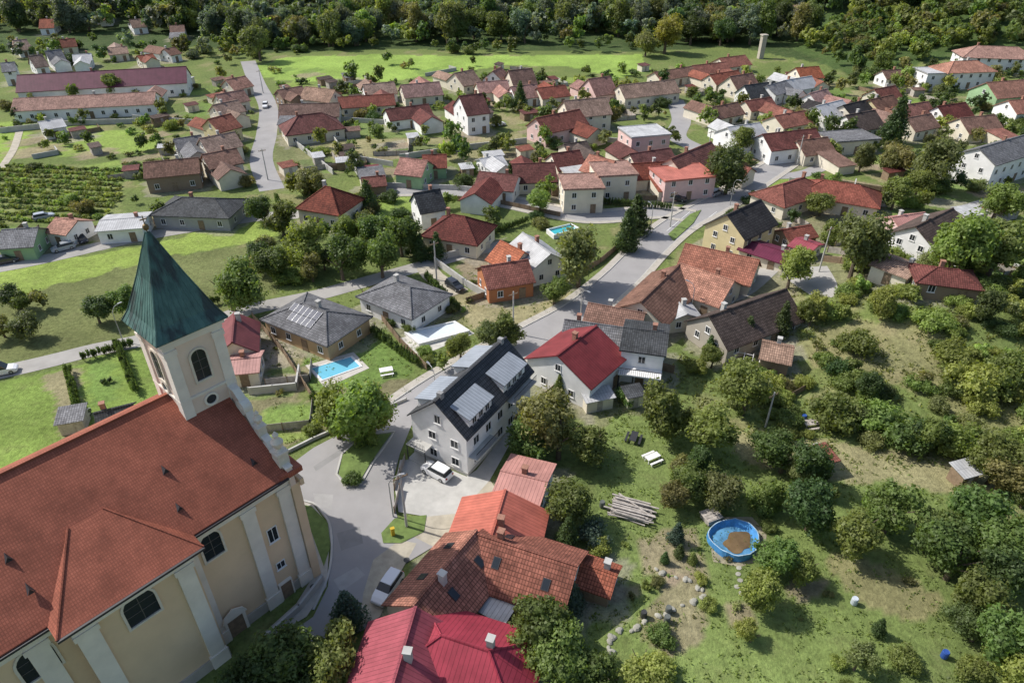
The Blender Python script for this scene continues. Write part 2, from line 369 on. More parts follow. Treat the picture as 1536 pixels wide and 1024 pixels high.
near=[
(622,915,585,1040,9,3.4,6.5,'cream','crimson metal','gable'),(655,950,740,978,8.5,3.2,6.0,'cream','crimson metal','hip'),
(712,798,622,905,7.6,3,5.8,'cream','orange tile','gable'),(718,802,862,848,8,3,5.6,'cream','rust tile','gable'),
(882,848,905,856,3.6,2.2,3.1,'brown','rust tile','gable'),(757,738,738,800,9.5,2.8,5,'cream','coral metal','gable'),
(755,707,818,722,7,3,3.7,'white','salmon metal','gable'),
(838,532,893,490,11,4.2,7.2,'white','red metal','gable'),(850,480,935,492,8,3,5.5,'white','grey tile','gable'),
(885,455,965,470,7,3,5,'cream','brown tile','gable'),(962,452,1018,398,9,3.2,6,'cream','brown tile','gable'),(1022,397,1100,418,9,3.2,6,'cream','salmon tile','gable'),(1030,368,1138,384,8,3,6,'cream','orange tile','gable'),
(1065,478,1180,425,9,2.6,6,'stone','dark brown tile','gable'),(1092,322,1140,300,9,5.5,9,'yellow','black tile','gable'),
(1120,364,1188,376,6,2.5,3.3,'cream','maroon metal','gable'),(1195,360,1226,365,5,2.5,3.2,'cream','crimson metal','gable'),
(452,453,492,468,9.5,3,5.2,'tan','grey tile','hip'),(592,422,618,432,9.5,3,5.2,'white','grey tile','hip'),
(724,400,790,390,7.5,3.2,5.5,'orange','red tile','gable'),(752,362,785,378,7,3,5.5,'cream','orange tile','gable'),(785,350,825,380,8,3.5,6,'white','light grey sheet','gable'),
(675,321,700,325,9.5,3,6.5,'cream','maroon tile','hip'),(485,279,498,281,9.5,3.5,7.5,'cream','red tile','hip'),
(602,237,640,241,8,3.5,6,'green','pink tile','gable'),(635,233,668,232,7,3,5,'green','red tile','gable'),(622,290,658,284,7,4,7,'white','dark grey tile','gable'),
(270,296,325,298,10,3,5.2,'grey','dark grey tile','hip'),(85,327,115,331,7,3,4.5,'white','salmon tile','gable'),(152,331,218,326,8,3,3.6,'white','light grey sheet','gable'),(5,345,55,342,8,3,5,'green','grey tile','gable'),
(352,470,348,512,6,3,5.2,'cream','red metal','gable'),(345,540,388,536,5,2.6,3.3,'cream','salmon metal','gable'),
(150,618,190,608,5,2.4,4,'grey','dark grey tile','gable'),
(1340,325,1385,320,8,3,5,'pink','salmon metal','gable'),(1378,330,1425,322,9,5,8,'white','dark brown tile','gable'),(1322,388,1378,398,6,2.6,3.4,'cream','tan tile','gable'),(1402,402,1442,404,6,2.4,4,'brown','maroon tile','hip'),
(1150,515,1185,520,5,2.4,3.6,'brown','tan tile','gable'),
(1175,345,1215,338,5,2.5,3.8,'brown','red tile','gable'),(1000,430,1030,470,5,2.6,3.6,'cream','light grey sheet','gable'),
]
for h_ in near: house(*h_)
def skylight(H,x,sg,f):
    e,L,w,ev,rd,ang,c,ro=H;h=w/2;sl=math.atan2(rd-ev,h);b=MB();b.box(-.4,-.6,.0,.4,.6,.1,1);b.box(-.32,-.52,.1,.32,.52,.105,0)
    b.obj('skylight',[GLASS,DARKP],ro,(x,sg*h*f,rd-(rd-ev)*f+.1),(-sg*sl,0,0))
skylight(HOUSES[2],1.5,1,.5);skylight(HOUSES[2],1.5,-1,.5);skylight(HOUSES[3],-2.5,-1,.45);skylight(HOUSES[3],3.0,-1,.55);skylight(HOUSES[2],-3,-1,.5);skylight(HOUSES[2],-3,1,.5);skylight(HOUSES[3],-2.5,1,.45)
far=[
(843,273,900,269,8,5.6,6,'cream','salmon tile','flat'),(895,253,945,251,8,6,6.4,'cream','salmon tile','flat'),(885,230,922,240,8,4,7,'cream','orange tile','gable'),
(990,258,1058,255,10,5,5.5,'pink','coral metal','flat'),(722,256,775,262,8,3,5.5,'white','maroon tile','gable'),(772,250,828,246,8,3,5.5,'cream','maroon tile','gable'),
(828,232,868,228,7,3,5.5,'cream','maroon tile','gable'),(945,230,1005,224,7,3,5.5,'cream','maroon tile','gable'),(935,247,1005,242,7,3,5.5,'cream','red tile','gable'),(1012,236,1062,212,9,4,7.5,'cream','red tile','gable'),
(935,197,998,194,9,6,6.4,'pink','light grey sheet','flat'),(1092,192,1138,187,9,4,6.5,'white','light grey sheet','gable'),(1148,200,1220,193,9,4,7,'white','maroon tile','gable'),
(1168,276,1212,266,10,3,6,'cream','red tile','hip'),(1235,268,1292,277,10,3,6,'cream','red tile','hip'),(1245,204,1303,201,9,3.5,4,'cream','grey tile','flat'),
(690,147,722,144,10,6,9.5,'white','maroon tile','gable'),(805,177,868,166,9,4,7,'pink','red tile','gable'),(850,150,905,143,11,5,9,'cream','tan tile','gable'),
(27,113,278,100,12,4.5,8.5,'white','maroon metal','gable'),(22,148,232,138,10,3.5,6,'white','salmon tile','gable'),
(327,140,360,133,8,3.5,6.5,'cream','salmon tile','gable'),(322,155,352,148,8,3.5,6.5,'cream','tan tile','gable'),(312,178,345,170,8,4,7,'yellow','rust tile','gable'),(300,206,350,196,9,4,7,'cream','tan tile','gable'),(262,210,300,204,7,3,5,'grey','grey tile','gable'),
(214,243,298,236,8,4,6.5,'brown','brown tile','gable'),(302,232,355,222,8,4,6.5,'cream','brown tile','gable'),(60,182,90,178,7,3,4.5,'white','light grey sheet','gable'),
(418,133,450,128,8,3,5.5,'brown','brown tile','gable'),(458,129,502,135,8,3.5,6.5,'cream','tan tile','gable'),(422,157,505,153,8,3,6,'cream','brown tile','gable'),(445,175,485,171,9,3,6.5,'cream','maroon tile','hip'),
(512,145,585,140,8,3,5.5,'cream','red tile','gable'),(582,160,638,154,9,3,6,'white','maroon tile','gable'),(605,130,655,125,8,3,5.5,'cream','pink tile','gable'),(545,128,590,124,8,3,5.5,'white','tan tile','gable'),
(682,112,708,107,9,3,6,'cream','tan tile','gable'),(715,122,760,118,8,3,6,'cream','pink tile','gable'),(738,106,752,100,9,3.5,7,'white','salmon tile','gable'),(765,108,795,104,9,3,7,'cream','brown tile','gable'),(765,128,805,124,9,3,6.5,'white','pink tile','gable'),(808,130,845,125,9,3,6,'cream','red tile','gable'),
(882,122,915,118,9,3.5,7,'pink','pink tile','gable'),(932,127,1008,121,9,3.5,6.5,'cream','tan tile','gable'),(985,106,1040,98,8,3,5.5,'cream','brown tile','gable'),(1042,98,1085,92,8,3,5.5,'white','rust tile','gable'),(1078,88,1118,83,8,3,5.5,'cream','rust tile','gable'),(1062,110,1110,104,8,3,6,'cream','rust tile','gable'),
(1092,118,1130,113,8,3,6,'cream','brown tile','gable'),(1118,130,1160,122,8,3,6,'white','dark grey tile','gable'),(1150,125,1180,118,9,3.5,6.5,'white','grey tile','gable'),(1178,120,1215,113,8,3,6,'white','light grey sheet','gable'),(1195,99,1228,97,10,4,7.5,'cream','orange tile','gable'),
(1068,158,1105,152,8,3,6,'cream','brown tile','gable'),(1165,170,1210,163,9,3,6,'cream','rust tile','gable'),(1225,160,1262,150,9,3.5,6.5,'white','light grey sheet','gable'),(1262,158,1305,150,9,3.5,6.5,'cream','black tile','gable'),(1305,150,1340,142,9,4,7,'yellow','brown tile','gable'),(1345,160,1390,153,8,3,6,'cream','rust tile','gable'),(1310,132,1345,127,8,3,6,'cream','red tile','gable'),(1355,178,1400,172,8,3,5.5,'cream','brown tile','gable'),(1405,160,1450,154,8,3,6,'white','maroon tile','gable'),(1440,180,1490,175,8,3,5.5,'cream','brown tile','gable'),
(1428,90,1470,88,11,5.5,9,'white','salmon tile','hip'),(1462,72,1530,70,11,5,8,'white','salmon tile','hip'),(1478,126,1536,123,10,4.5,7.5,'green','salmon tile','gable'),(1384,106,1416,104,10,5.5,6,'white','light grey sheet','flat'),(1478,218,1536,196,11,6.5,10,'white','grey tile','gable'),(1515,150,1560,146,9,4,7,'white','orange tile','gable'),
(70,78,90,76,8,3,6,'white','grey tile','gable'),(45,86,62,84,8,3,6,'white','tan tile','gable'),(0,92,20,90,9,5,8,'white','grey tile','gable'),(140,12,165,10,10,4,7,'white','tan tile','gable'),(318,3,345,1,10,4,7,'white','rust tile','gable'),(1180,8,1210,6,10,4,7,'white','tan tile','gable'),(160,72,190,70,8,3,5,'cream','tan tile','gable'),(565,10,590,9,9,4,7,'white','rust tile','gable'),
(545,268,575,264,5,2.4,3.6,'brown','red tile','gable'),(1120,150,1155,145,7,3,5.5,'cream','red tile','gable'),(1195,215,1240,209,7,3,5,'cream','brown tile','gable'),(845,215,880,210,7,3,5,'cream','dark brown tile','gable'),(720,236,752,232,6,2.6,4,'white','light grey sheet','gable'),
(110,82,135,80,7,3,5,'white','light grey sheet','gable'),(205,82,228,79,7,3,5,'cream','rust tile','gable'),(245,74,262,71,7,3,5,'white','brown tile','gable'),(20,62,40,60,8,3,6,'white','tan tile','gable'),(90,58,110,56,8,3,6,'cream','rust tile','gable'),(195,30,215,28,9,3,6,'white','tan tile','gable'),(60,30,82,29,9,3,6,'white','rust tile','gable'),(255,38,275,37,9,3,6,'cream','brown tile','gable'),(395,28,415,27,9,3,6,'white','tan tile','gable'),(460,12,480,11,9,3,6,'white','rust tile','gable'),(860,8,885,7,9,3,6,'cream','tan tile','gable'),
(1215,140,1240,133,8,3,6,'white','pink tile','gable'),(1270,175,1310,168,8,3,6,'white','dark brown tile','gable'),(1325,105,1350,102,7,3,5.5,'white','brown tile','gable'),(340,120,366,115,7,3,5.5,'cream','salmon tile','gable'),
]
for h_ in far: house(*h_,far=True)
m_,nt_,b_0=newmat('solar_panel');b_0.inputs['Base Color'].default_value=(.015,.025,.06,1);b_0.inputs['Roughness'].default_value=.35;b_0.inputs['Specular IOR Level'].default_value=.2;PAN=m_
H17=[h for h in HOUSES if h[0]['label'].startswith('tan')][0];e,L,w,ev,rd,ang,c,ro=H17
sl=math.atan2(rd-ev,w/2+.5)
for r_ in range(2):
    for k in range(6):
        if r_==1 and k in(0,):continue
        b=MB();b.box(-.48,-.8,0,.48,.8,.05,0)
        for x in(-.5,.48): b.box(x,-.82,0,x+.02,.82,.06,1)
        yy=-1.3-1.7*r_*math.cos(sl);zz=rd-(abs(yy))*math.tan(sl)*.98+.12
        b.obj('solar_panel',[PAN,STEEL],ro,(-3.4+k*1.05,yy,zz),(sl,0,0))
# ------------------------------------------------------------ main white house
def whitehouse():
    c0=S(702,714);c1=S(795,612)
    d=(c1-c0).normalized();L=(c1-c0).length;nrm=Vector((-d.y,d.x,0));w=8.4;ang=math.atan2(d.y,d.x)
    c=c0+d*L/2+nrm*w/2
    e=top('apartment_house',c.x,c.y,ang,'white three-storey apartment house with dark grey roof, dormers beside the road','house')
    for i in range(-2,3):OCC.append((c.x+d.x*i*3.2,c.y+d.y*i*3.2,5.4))
    a=L/2;h=w/2;ev=6.6;rd=10.4
    b=MB();b.prism([(-h,-.5),(h,-.5),(h,ev),(0,rd-.15),(-h,ev)],-a,a,'x');b.obj('wall',[wallm('white')],e)
    b=MB();b.box(-a-.05,-h-.05,-.5,a+.05,h+.05,.5);b.obj('plinth',[CONC],e)
    RM=tile('roof_black_tile_fine',(.065,.068,.075),.33,.4,.6,.2,.15,objvar=0)
    r=MB();o2=h+.4;sl=(rd-ev)/h;ez=ev-.4*sl
    for sg in(-1,1): r.prism([(0,rd-.12),(sg*o2,ez),(sg*o2,ez+.2),(0,rd+.1)],-a-.35,a+.35,'x')
    r.box(-a-.41,-.16,rd+.02,a+.41,.16,rd+.18);ro=r.obj('roof',[RM],e)
    g=tile('roof_seamed_blue_grey',(.27,.3,.34),.5,60,.5,.05,.1,.5,objvar=0,lich=.1)
    for sg in(-1,1):
        for cx,lw in((-a+3.7,5.0),(a-3.9,5.4)):
            y0=sg*(h-.3);zt=8.35;slp=.34
            yin=(rd-(zt+slp*(h-.3)))/(sl-slp);ym=sg*max(yin,.5);zm=zt+slp*((h-.3)-abs(ym))
            dm=MB();dm.add([(cx-lw/2,y0,ev-.2),(cx+lw/2,y0,ev-.2),(cx+lw/2,y0,zt),(cx-lw/2,y0,zt),(cx-lw/2,ym,ev-.2),(cx+lw/2,ym,ev-.2),(cx+lw/2,ym,zm),(cx-lw/2,ym,zm)],[(0,1,2,3),(1,5,6,2),(4,0,3,7),(3,2,6,7),(5,4,7,6),(0,4,5,1)])
            do=dm.obj('dormer',[wallm('white')],ro)
            dr=MB();ya=y0+sg*.3;dr.prism([(ya,zt-.06),(ya,zt+.1),(ym,zm+.16),(ym,zm)],cx-lw/2-.25,cx+lw/2+.25,'x');dr.obj('dormer_roof',[g],do)
            for i in range(3): window(do,cx+(i-1)*1.45,y0,ev+.35,0 if sg==-1 else math.pi,1.0,1.2)
    for z in(1.0,3.9):
        for x in(-5.8,-3,-.2,2.4,5.3): window(e,x,-h,z,0,1.3,1.4)
        for x in(-5.5,-2.5,.5,3.5,5.8): window(e,x,h,z,math.pi,1.2,1.4)
        for y in(-2.4,1.0): window(e,-a,y,z,-math.pi/2,1.2,1.3)
    window(e,-a,0,6.8,-math.pi/2,1.0,1.4)
    for x0,x1,z in((-a+.3,-a+5.2,2.9),(a-6.5,a-.6,5.6)):
        bb=MB();y1=-h-1.3;bb.box(x0,y1,z,x1,-h,z+.15,0)
        for k in range(int((x1-x0)/.25)+1): bb.box(x0+k*.25,y1+.02,z+.15,x0+k*.25+.03,y1+.05,z+1.1,1)
        bb.box(x0,y1,z+1.1,x1,y1+.07,z+1.15,1);bb.obj('balcony',[CONC,DARKP],e)
    for x in(-a+.9,a-1): 
        cb=MB();cb.box(x-.3,-.35,rd-.6,x+.3,.35,rd+.7);cb.obj('chimney',[surf('grey_render',(.3,.3,.3))],ro)
    bb=MB();bb.box(-a-1.5,1.2,0,-a,4.2,.15,0);bb.box(-a-1.55,1.2,2.6,-a,4.2,2.72,0)
    for y in(1.25,4.1): bb.box(-a-1.5,y,.15,-a-1.4,y+.08,2.6,1)
    for k in range(12): bb.box(-a-1.5,1.3+k*.24,2.72,-a-1.46,1.33+k*.24,3.7,1)
    bb.obj('porch',[CONC,DARKP],e)
whitehouse()
def modern():
    e,L,w,ev,rd,ang,c,ro=house(938,492,1000,500,8,5.8,6.9,'white','dark grey tile','gable',nm='villa',extra=' and black balcony')
    b=MB();b.box(-L/2-.1,-w/2-2.2,2.7,L/2,-w/2,2.9,0)
    for k in range(int(L/.3)): b.box(-L/2+k*.3,-w/2-2.2,2.9,-L/2+k*.3+.04,-w/2-2.15,3.9,1)
    b.box(-L/2-.1,-w/2-2.22,3.9,L/2,-w/2-2.12,3.98,1)
    for x in(-L/2,-1,L/2-.2): b.box(x,-w/2-2.15,0,x+.2,-w/2-1.95,2.7,1)
    b.obj('balcony',[WHITEP,DARKP],e)
modern()
# ------------------------------------------------------------ church
def church():
    C1=Vector((-21.6,47.1,0));ang=math.atan2(.75,.66);ex=Vector((math.cos(ang),math.sin(ang),0));ey=Vector((-ex.y,ex.x,0))
    e=top('church',C1.x,C1.y,ang,'baroque church with ochre walls, red tiled roof and green copper spire','church')
    for i in range(-15,2):
        for j in(1,3): OCC.append((C1.x+ex.x*i*4+ey.x*j*5,C1.y+ex.y*i*4+ey.y*j*5,6.5))
    def W(u,v,y=0.0):
        a=u-768;bb=v-512;D=Vector((a,FP*CT-bb*ST,-(FP*ST+bb*CT)));O=Vector((0,0,CAMH));P0=C1+ey*y
        t=(P0-O).dot(ey)/D.dot(ey);P=O+D*t;return (P-C1).dot(ex),P.z
    OCH=surf('church_ochre_plaster',(.72,.54,.35),.08,.4);OCH2=surf('tower_pale_plaster',(.72,.58,.48),.1,.4);TRIM=surf('church_pale_trim',(.76,.7,.6),.12,.6);EV=15.9;RD=22.4;HW=10;LN=62
    RT=tile('church_red_tile',(.35,.1,.055),.2,.24,.75,.13,.3,.72,objvar=0,lich=.35)
    b=MB();b.prism([(0,-1),(20,-1),(20,EV),(10,RD-.25),(0,EV)],-LN,0,'x');b.obj('wall',[OCH],e)
    xa,_=W(290,800,-1.6);xb,_=W(68,925,-1.6);
    b=MB();b.box(xb+.8,-1.6,-1,xa-.8,-.0,EV-.1);tw=b.obj('transept_wall',[OCH],e)
    r=MB();sl=(RD-EV)/HW
    for y0,y1 in((10,-.75),(10,20.75)):
        z1=EV-.75*sl;r.prism([(y0,RD-.15),(y1,z1-.02),(y1,z1+.22),(y0,RD+.1)],-LN-.5,-.2,'x')
    r.box(-LN-.5,9.82,RD+.02,-4.6,10.18,RD+.22);
    yb=-2.4;zb=EV-.45;yt=4.2;zt=EV+sl*yt+.3
    r.add([(xb-.2,yb,zb),(xa+.2,yb,zb),(xa-4.2,yt,zt),(xb+4.2,yt,zt),(xb-.2,yb,zb-.2),(xa+.2,yb,zb-.2),(xa-.2,.2,EV-.4),(xb+.2,.2,EV-.4),(xa+.2,-.7,EV-.3),(xb-.2,-.7,EV-.3)],[(0,1,2,3),(0,4,5,1),(4,7,6,5),(1,8,2),(0,3,9),(1,5,6,8),(0,9,7,4)])
    for x0,y0,x1,y1,z0,z1 in((xa+.2,yb,xa-4.2,yt,zb,zt),(xb-.2,yb,xb+4.2,yt,zb,zt)): r.tube((x0,y0,z0+.02),(x1,y1,z1+.02),.1,.1,5)
    ro=r.obj('roof',[RT],e)
    g=MB();g.box(xa+.1,-.95,EV-.62,-.2,-.75,EV-.4);g.box(xb-.2,-2.6,EV-.68,xa+.2,-2.4,EV-.46);g.box(-LN,-.95,EV-.62,xb-.2,-.75,EV-.4);g.obj('gutter',[DARKP],ro)
    for (u,v) in((48,890),(12,838),(247,706),(268,762),(380,694)):
        a=u-768;bb=v-512;D=Vector((a,FP*CT-bb*ST,-(FP*ST+bb*CT)));nn=ey*(-sl)+Vector((0,0,1));P0=C1+Vector((0,0,EV));O=Vector((0,0,CAMH));t=(P0-O).dot(nn)/D.dot(nn);P=O+D*t;x=(P-C1).dot(ex);y=(P-C1).dot(ey)
        if yb<y and xb<x<xa and y<yt: P.z+=.4
        s=MB();s.add([(-.25,-.32,-.1),(.25,-.32,-.1),(0,-.32,.4),(0,.5,.38)],[(0,1,2)],1);s.add([(-.32,-.36,-.08),(0,-.4,.46),(0,.6,.44),(.32,-.36,-.08)],[(0,1,2),(1,3,2)],0)
        s.obj('roof_vent',[DARKP,DARKP],ro,(x,y,P.z),0)
    def run(x0,x1,y,nm='cornice'):
        b=MB();b.box(x0,y-.3,EV-1.7,x1,y-.003,EV-1.25);b.box(x0,y-.42,EV-1.25,x1,y-.003,EV-.95);b.box(x0,y-.65,EV-.95,x1,y-.003,EV-.62);b.obj(nm,[TRIM],e)
    run(xa-.75,.1,0);run(xb+.7,xa-.7,-1.6);run(-LN,xb+.75,0)
    b=MB();b.box(xa-.75,-.2,-1,.2,-.003,1.3);b.box(xb+.7,-1.8,-1,xa-.7,-1.603,1.3);b.box(-LN,-.2,-1,xb+.75,-.003,1.3);b.obj('plinth',[surf('church_plinth',(.46,.42,.36),.2,.7)],e)
    def pil(x,y,w=1.5,dp=.28):
        b=MB();b.box(x-w/2,y-dp,0,x+w/2,y-.004,EV-1.7);b.box(x-w/2-.15,y-dp-.14,0,x+w/2+.15,y-.006,1.7);b.box(x-w/2-.15,y-dp-.12,EV-2.3,x+w/2+.15,y-.006,EV-1.75);b.obj('pilaster',[TRIM],e)
    pil(-.7,0,1.3);x1,_=W(386,820);pil(x1,0,1.3);x2,_=W(300,890,0);pil(x2+.3,0,1.2);pil(xa-1.7,-1.6,1.4);pil(xb+1.6,-1.6,1.6);pil(xb-1.4,0,1.5)
    for k in range(1,4): pil(xb-1.4-k*8,0,1.5)
    def aw(u,v,w,h,y=0,arch=True):
        x,z=W(u,v,y);window(e,x,y-.01,z-h/2,0,w,h,arch)
    aw(317,816,1.8,3.1);aw(210,908,2.5,3.3,-1.6);aw(55,990,2.5,3.3,0)
    aw(409,801,1.1,1.9,0,False);aw(421,846,1.0,1.0,0,False)
    x,z=W(350,925);b=MB();b.prism([(-.8,0),(.8,0),(.8,2.4),(.5,3),(0,3.3),(-.5,3),(-.8,2.4)],-.26,-.19,'y',0);b.box(-1.1,-.34,0,-.8,0,2.6,1);b.box(.8,-.34,0,1.1,0,2.6,1);b.prism([(-1.3,2.6),(1.3,2.6),(1.0,3.3),(0,3.9),(-1.0,3.3)],-.45,-.265,'y',1);b.obj('door',[WOOD,TRIM],e,(x,0,0),0)
    x,z=W(428,878);b=MB();b.box(-.6,-.3,0,.6,-.2,2.2,0);b.box(-.75,-.33,0,-.6,0,2.35,1);b.box(.6,-.33,0,.75,0,2.35,1);b.box(-.6,-.33,2.2,.6,0,2.35,1);b.obj('door',[WOOD,TRIM],e,(x,0,0),0)
    half=[(-.6,14),(-.6,16.2),(1.4,16.3),(1.6,17.1),(2.2,17.9),(3.0,18.2),(3.8,18.2),(4.3,18.7),(4.9,19.9),(5.7,21.2),(6.5,21.9),(7.3,22.0)]
    pr=half+[(20-p,q) for p,q in half[::-1]]
    b=MB();b.prism(pr,-.05,.5,'x')
    b.obj('gable_parapet',[OCH2],e)
    for y,z,q in((2.5,17.1,.75),(5.7,20.4,.8),(17.5,17.1,.75),(14.3,20.4,.8)):
        b=MB();b.tube((-.2,y,z),(.68,y,z),q,q,16);b.tube((-.26,y,z),(.74,y,z),q*.45,q*.45,12);b.obj('volute',[TRIM],e)
    for side in(0,1):
        cap=MB();hp=half[1:] if side==0 else [(20-p,q) for p,q in half[1:]][::-1]
        for (p0,q0),(p1,q1) in zip(hp[:-1],hp[1:]):
            cap.add([(-.15,p0,q0),(.6,p0,q0),(.6,p1,q1),(-.15,p1,q1),(-.15,p0,q0+.14),(.6,p0,q0+.14),(.6,p1,q1+.14),(-.15,p1,q1+.14)],[(3,2,1,0),(4,5,6,7),(0,1,5,4),(1,2,6,5),(2,3,7,6),(3,0,4,7)])
        cap.obj('coping',[TRIM],e)
    b=MB();b.box(0.01,-.5,-1,.9,20.5,13.9);b.box(.9,-.7,13.5,1.3,20.7,14.3);b.obj('facade',[OCH],e)
    for y,s_ in((.6,1),(3.4,.75),(16.6,.75),(19.4,1)):
        z=16.4 if s_==1 else 18.3
        b=MB();q=.55*s_;b.box(.2-q,y-q,z-.8,.2+q,y+q,z+1.2*s_);b.box(.1-q,y-q-.1,z+1.2*s_,.3+q,y+q+.1,z+1.4*s_);b.lathe(.2,y,[(r0*s_,z+(1.4+dz)*s_) for r0,dz in((.4,0),(.2,.25),(.5,.7),(.6,1.1),(.3,1.5),(.22,1.7),(.32,1.9),(.06,2.3))],12);b.obj('urn',[SILL],e)
    b=MB();b.prism([(-.8,EV-.6),(1.5,EV-.6),(1.5,EV),(-.8,EV)],-.9,1.4,'x');b.obj('cornice',[RT],e)
    tx0,tx1,ty0,ty1=-4.5,.7,7.4,12.6;TZ=29.4;cx=(tx0+tx1)/2;cy=(ty0+ty1)/2
    b=MB();b.box(tx0,ty0,15,tx1,ty1,TZ);t=b.obj('tower',[OCH2],e)
    b=MB()
    for x in(tx0,tx1-.75):
        for y in(ty0,ty1-.75):
            b.box(x-.12,y-.12,15,x+.87,y+.87,TZ-.9);b.box(x-.22,y-.22,TZ-1.7,x+.97,y+.97,TZ-1.15)
    b.box(tx0-.2,ty0-.2,TZ-.9,tx1+.2,ty1+.2,TZ-.45);b.box(tx0-.4,ty0-.4,TZ-.45,tx1+.4,ty1+.4,TZ)
    b.box(tx0-.14,ty0-.14,22.6,tx1+.14,ty1+.14,22.85);b.obj('tower_trim',[surf('tower_trim_paint',(.76,.7,.62),.1,.8)],t)
    for (x,y,r_) in((cx,ty0,0),(cx,ty1,math.pi),(tx0,cy,-math.pi/2),(tx1,cy,math.pi/2)):
        window(t,x,y,24.1,r_,1.4,3.2,True)
        ck=MB();ck.add([(.5*math.cos(k*math.pi/8),-.05,.5*math.sin(k*math.pi/8)) for k in range(16)],[tuple(range(16))],0)
        vs=[(r2*math.cos(k*math.pi/8),yy,r2*math.sin(k*math.pi/8)) for r2,yy in((.5,-.03),(.5,-.16),(.7,-.16),(.7,0)) for k in range(16)]
        ck.add(vs,[(q*16+k,q*16+(k+1)%16,q*16+16+(k+1)%16,q*16+16+k) for q in range(3) for k in range(16)],1)
        ck.obj('round_window',[GLASS,TRIM],t,(x,y,21.7 if r_ in(0,math.pi) else 23.3),r_,fix=False)
    m,nt,bs=newmat('green_copper');tc=nt.nodes.new('ShaderNodeTexCoord').outputs['Object'];mp=nt.nodes.new('ShaderNodeMapping');mp.inputs['Scale'].default_value=(1,1,.12);nt.links.new(tc,mp.inputs[0])
    f=rng(nt,noise(nt,1.6,6,mp.outputs[0],rough=.7),.35,.65,0,1);c=mixc(nt,f,(.03,.085,.08),(.075,.165,.15));f2=rng(nt,noise(nt,.6,5,mp.outputs[0]),.5,.6,0,.85);c=mixc(nt,f2,c,(.018,.028,.033));nt.links.new(c,bs.inputs['Base Color']);bs.inputs['Roughness'].default_value=.55
    bump(nt,bs,noise(nt,3,3,tc),.4)
    s=MB();lv=[(3.3,TZ+.0),(3.3,TZ+.1),(2.7,TZ+1.2),(1.4,TZ+4.7),(.1,38)]
    vs=[(cx+q*a_,cy+q*b_,z) for q,z in lv for a_,b_ in((-1,-1),(1,-1),(1,1),(-1,1))]
    s.add(vs,[(k*4+i,k*4+(i+1)%4,k*4+4+(i+1)%4,k*4+4+i) for k in range(4) for i in range(4)]+[(3,2,1,0),(16,17,18,19)])
    for i in range(4):
        for k in range(1,4): s.tube(vs[k*4+i],vs[k*4+4+i],.08,.08,5)
    for i in range(4):
        j=(i+1)%4
        for q in range(1,10):
            t_=q/10
            for k in range(1,4):
                A=Vector(vs[k*4+i]).lerp(Vector(vs[k*4+j]),t_);B=Vector(vs[k*4+4+i]).lerp(Vector(vs[k*4+4+j]),t_);s.tube(A,B,.04,.02,4)
    so=s.obj('spire',[m],t)
    b=MB();b.tube((cx,cy,37.8),(cx,cy,39.4),.06,.04);b.lathe(cx,cy,[(.05,38.1),(.2,38.2),(.27,38.4),(.2,38.6),(.05,38.7)],10);b.box(cx-.3,cy-.04,39.05,cx+.3,cy+.04,39.13);b.obj('finial',[surf('tarnished_gilding',(.16,.11,.05),.2,3,.5,.5)],so)
church()
# ------------------------------------------------------------ ground sheet with painted cover
def axis(a0,a1,st,outer,ostep,far_):
    v=list(np.arange(a0,a1,st));x=a1
    while x<outer[1]: v.append(x);x+=ostep
    while x<far_[1]: v.append(x);x+=120
    w=[];x=a0-ostep
    while x>outer[0]: w.append(x);x-=ostep
    while x>far_[0]: w.append(x);x-=120
    return np.array(w[::-1]+v)
X=axis(-110,125,.7,(-460,460),2.2,(-2600,2600));Y=axis(26,215,.7,(10,640),2.2,(-400,3400))
gx,gy=np.meshgrid(X,Y);xs=gx.ravel();ys=gy.ravel()
zs=np.maximum(7.5*np.exp(-((xs-74)/26)**2-((ys-98)/22)**2)-.5,0)+np.maximum(46*np.exp(-((xs-300)**2+(ys-430)**2)/14400)-1,0)+np.where(ys>340,.055*(ys-340)*np.minimum(1,(ys-340)/60),0)
col=np.empty((len(xs),3),np.float32)
def vn(sc,seed):
    r=np.random.default_rng(seed).random((256,256));px_=xs/sc;py_=ys/sc;i=np.floor(px_).astype(int);j=np.floor(py_).astype(int);fx=px_-i;fy=py_-j;fx=fx*fx*(3-2*fx);fy=fy*fy*(3-2*fy)
    g=lambda a,b:r[a%256,b%256]
    return g(i,j)*(1-fx)*(1-fy)+g(i+1,j)*fx*(1-fy)+g(i,j+1)*(1-fx)*fy+g(i+1,j+1)*fx*fy
n1,n2,n3=vn(9,1),vn(2.2,2),vn(3.1,3)
G0=np.array((.11,.15,.047));G1=np.array((.17,.21,.065));DRY=np.array((.28,.235,.135))
t=(.6*n1+.4*n2)[:,None];col[:]=G0*(1-t)+G1*t
dd=np.clip((n3*.5+n1*.5-.66)*5,0,.5)[:,None];col[:]=col*(1-dd)+DRY*dd
jx=xs+(n2-.5)*2.2;jy=ys+(n3-.5)*2.2
MEAD=(.23,.32,.07);SOIL=(.29,.225,.165);DG=(.055,.085,.03);YARD=(.34,.305,.24);DRYG=(.3,.265,.15);LAWN=(.14,.215,.055)
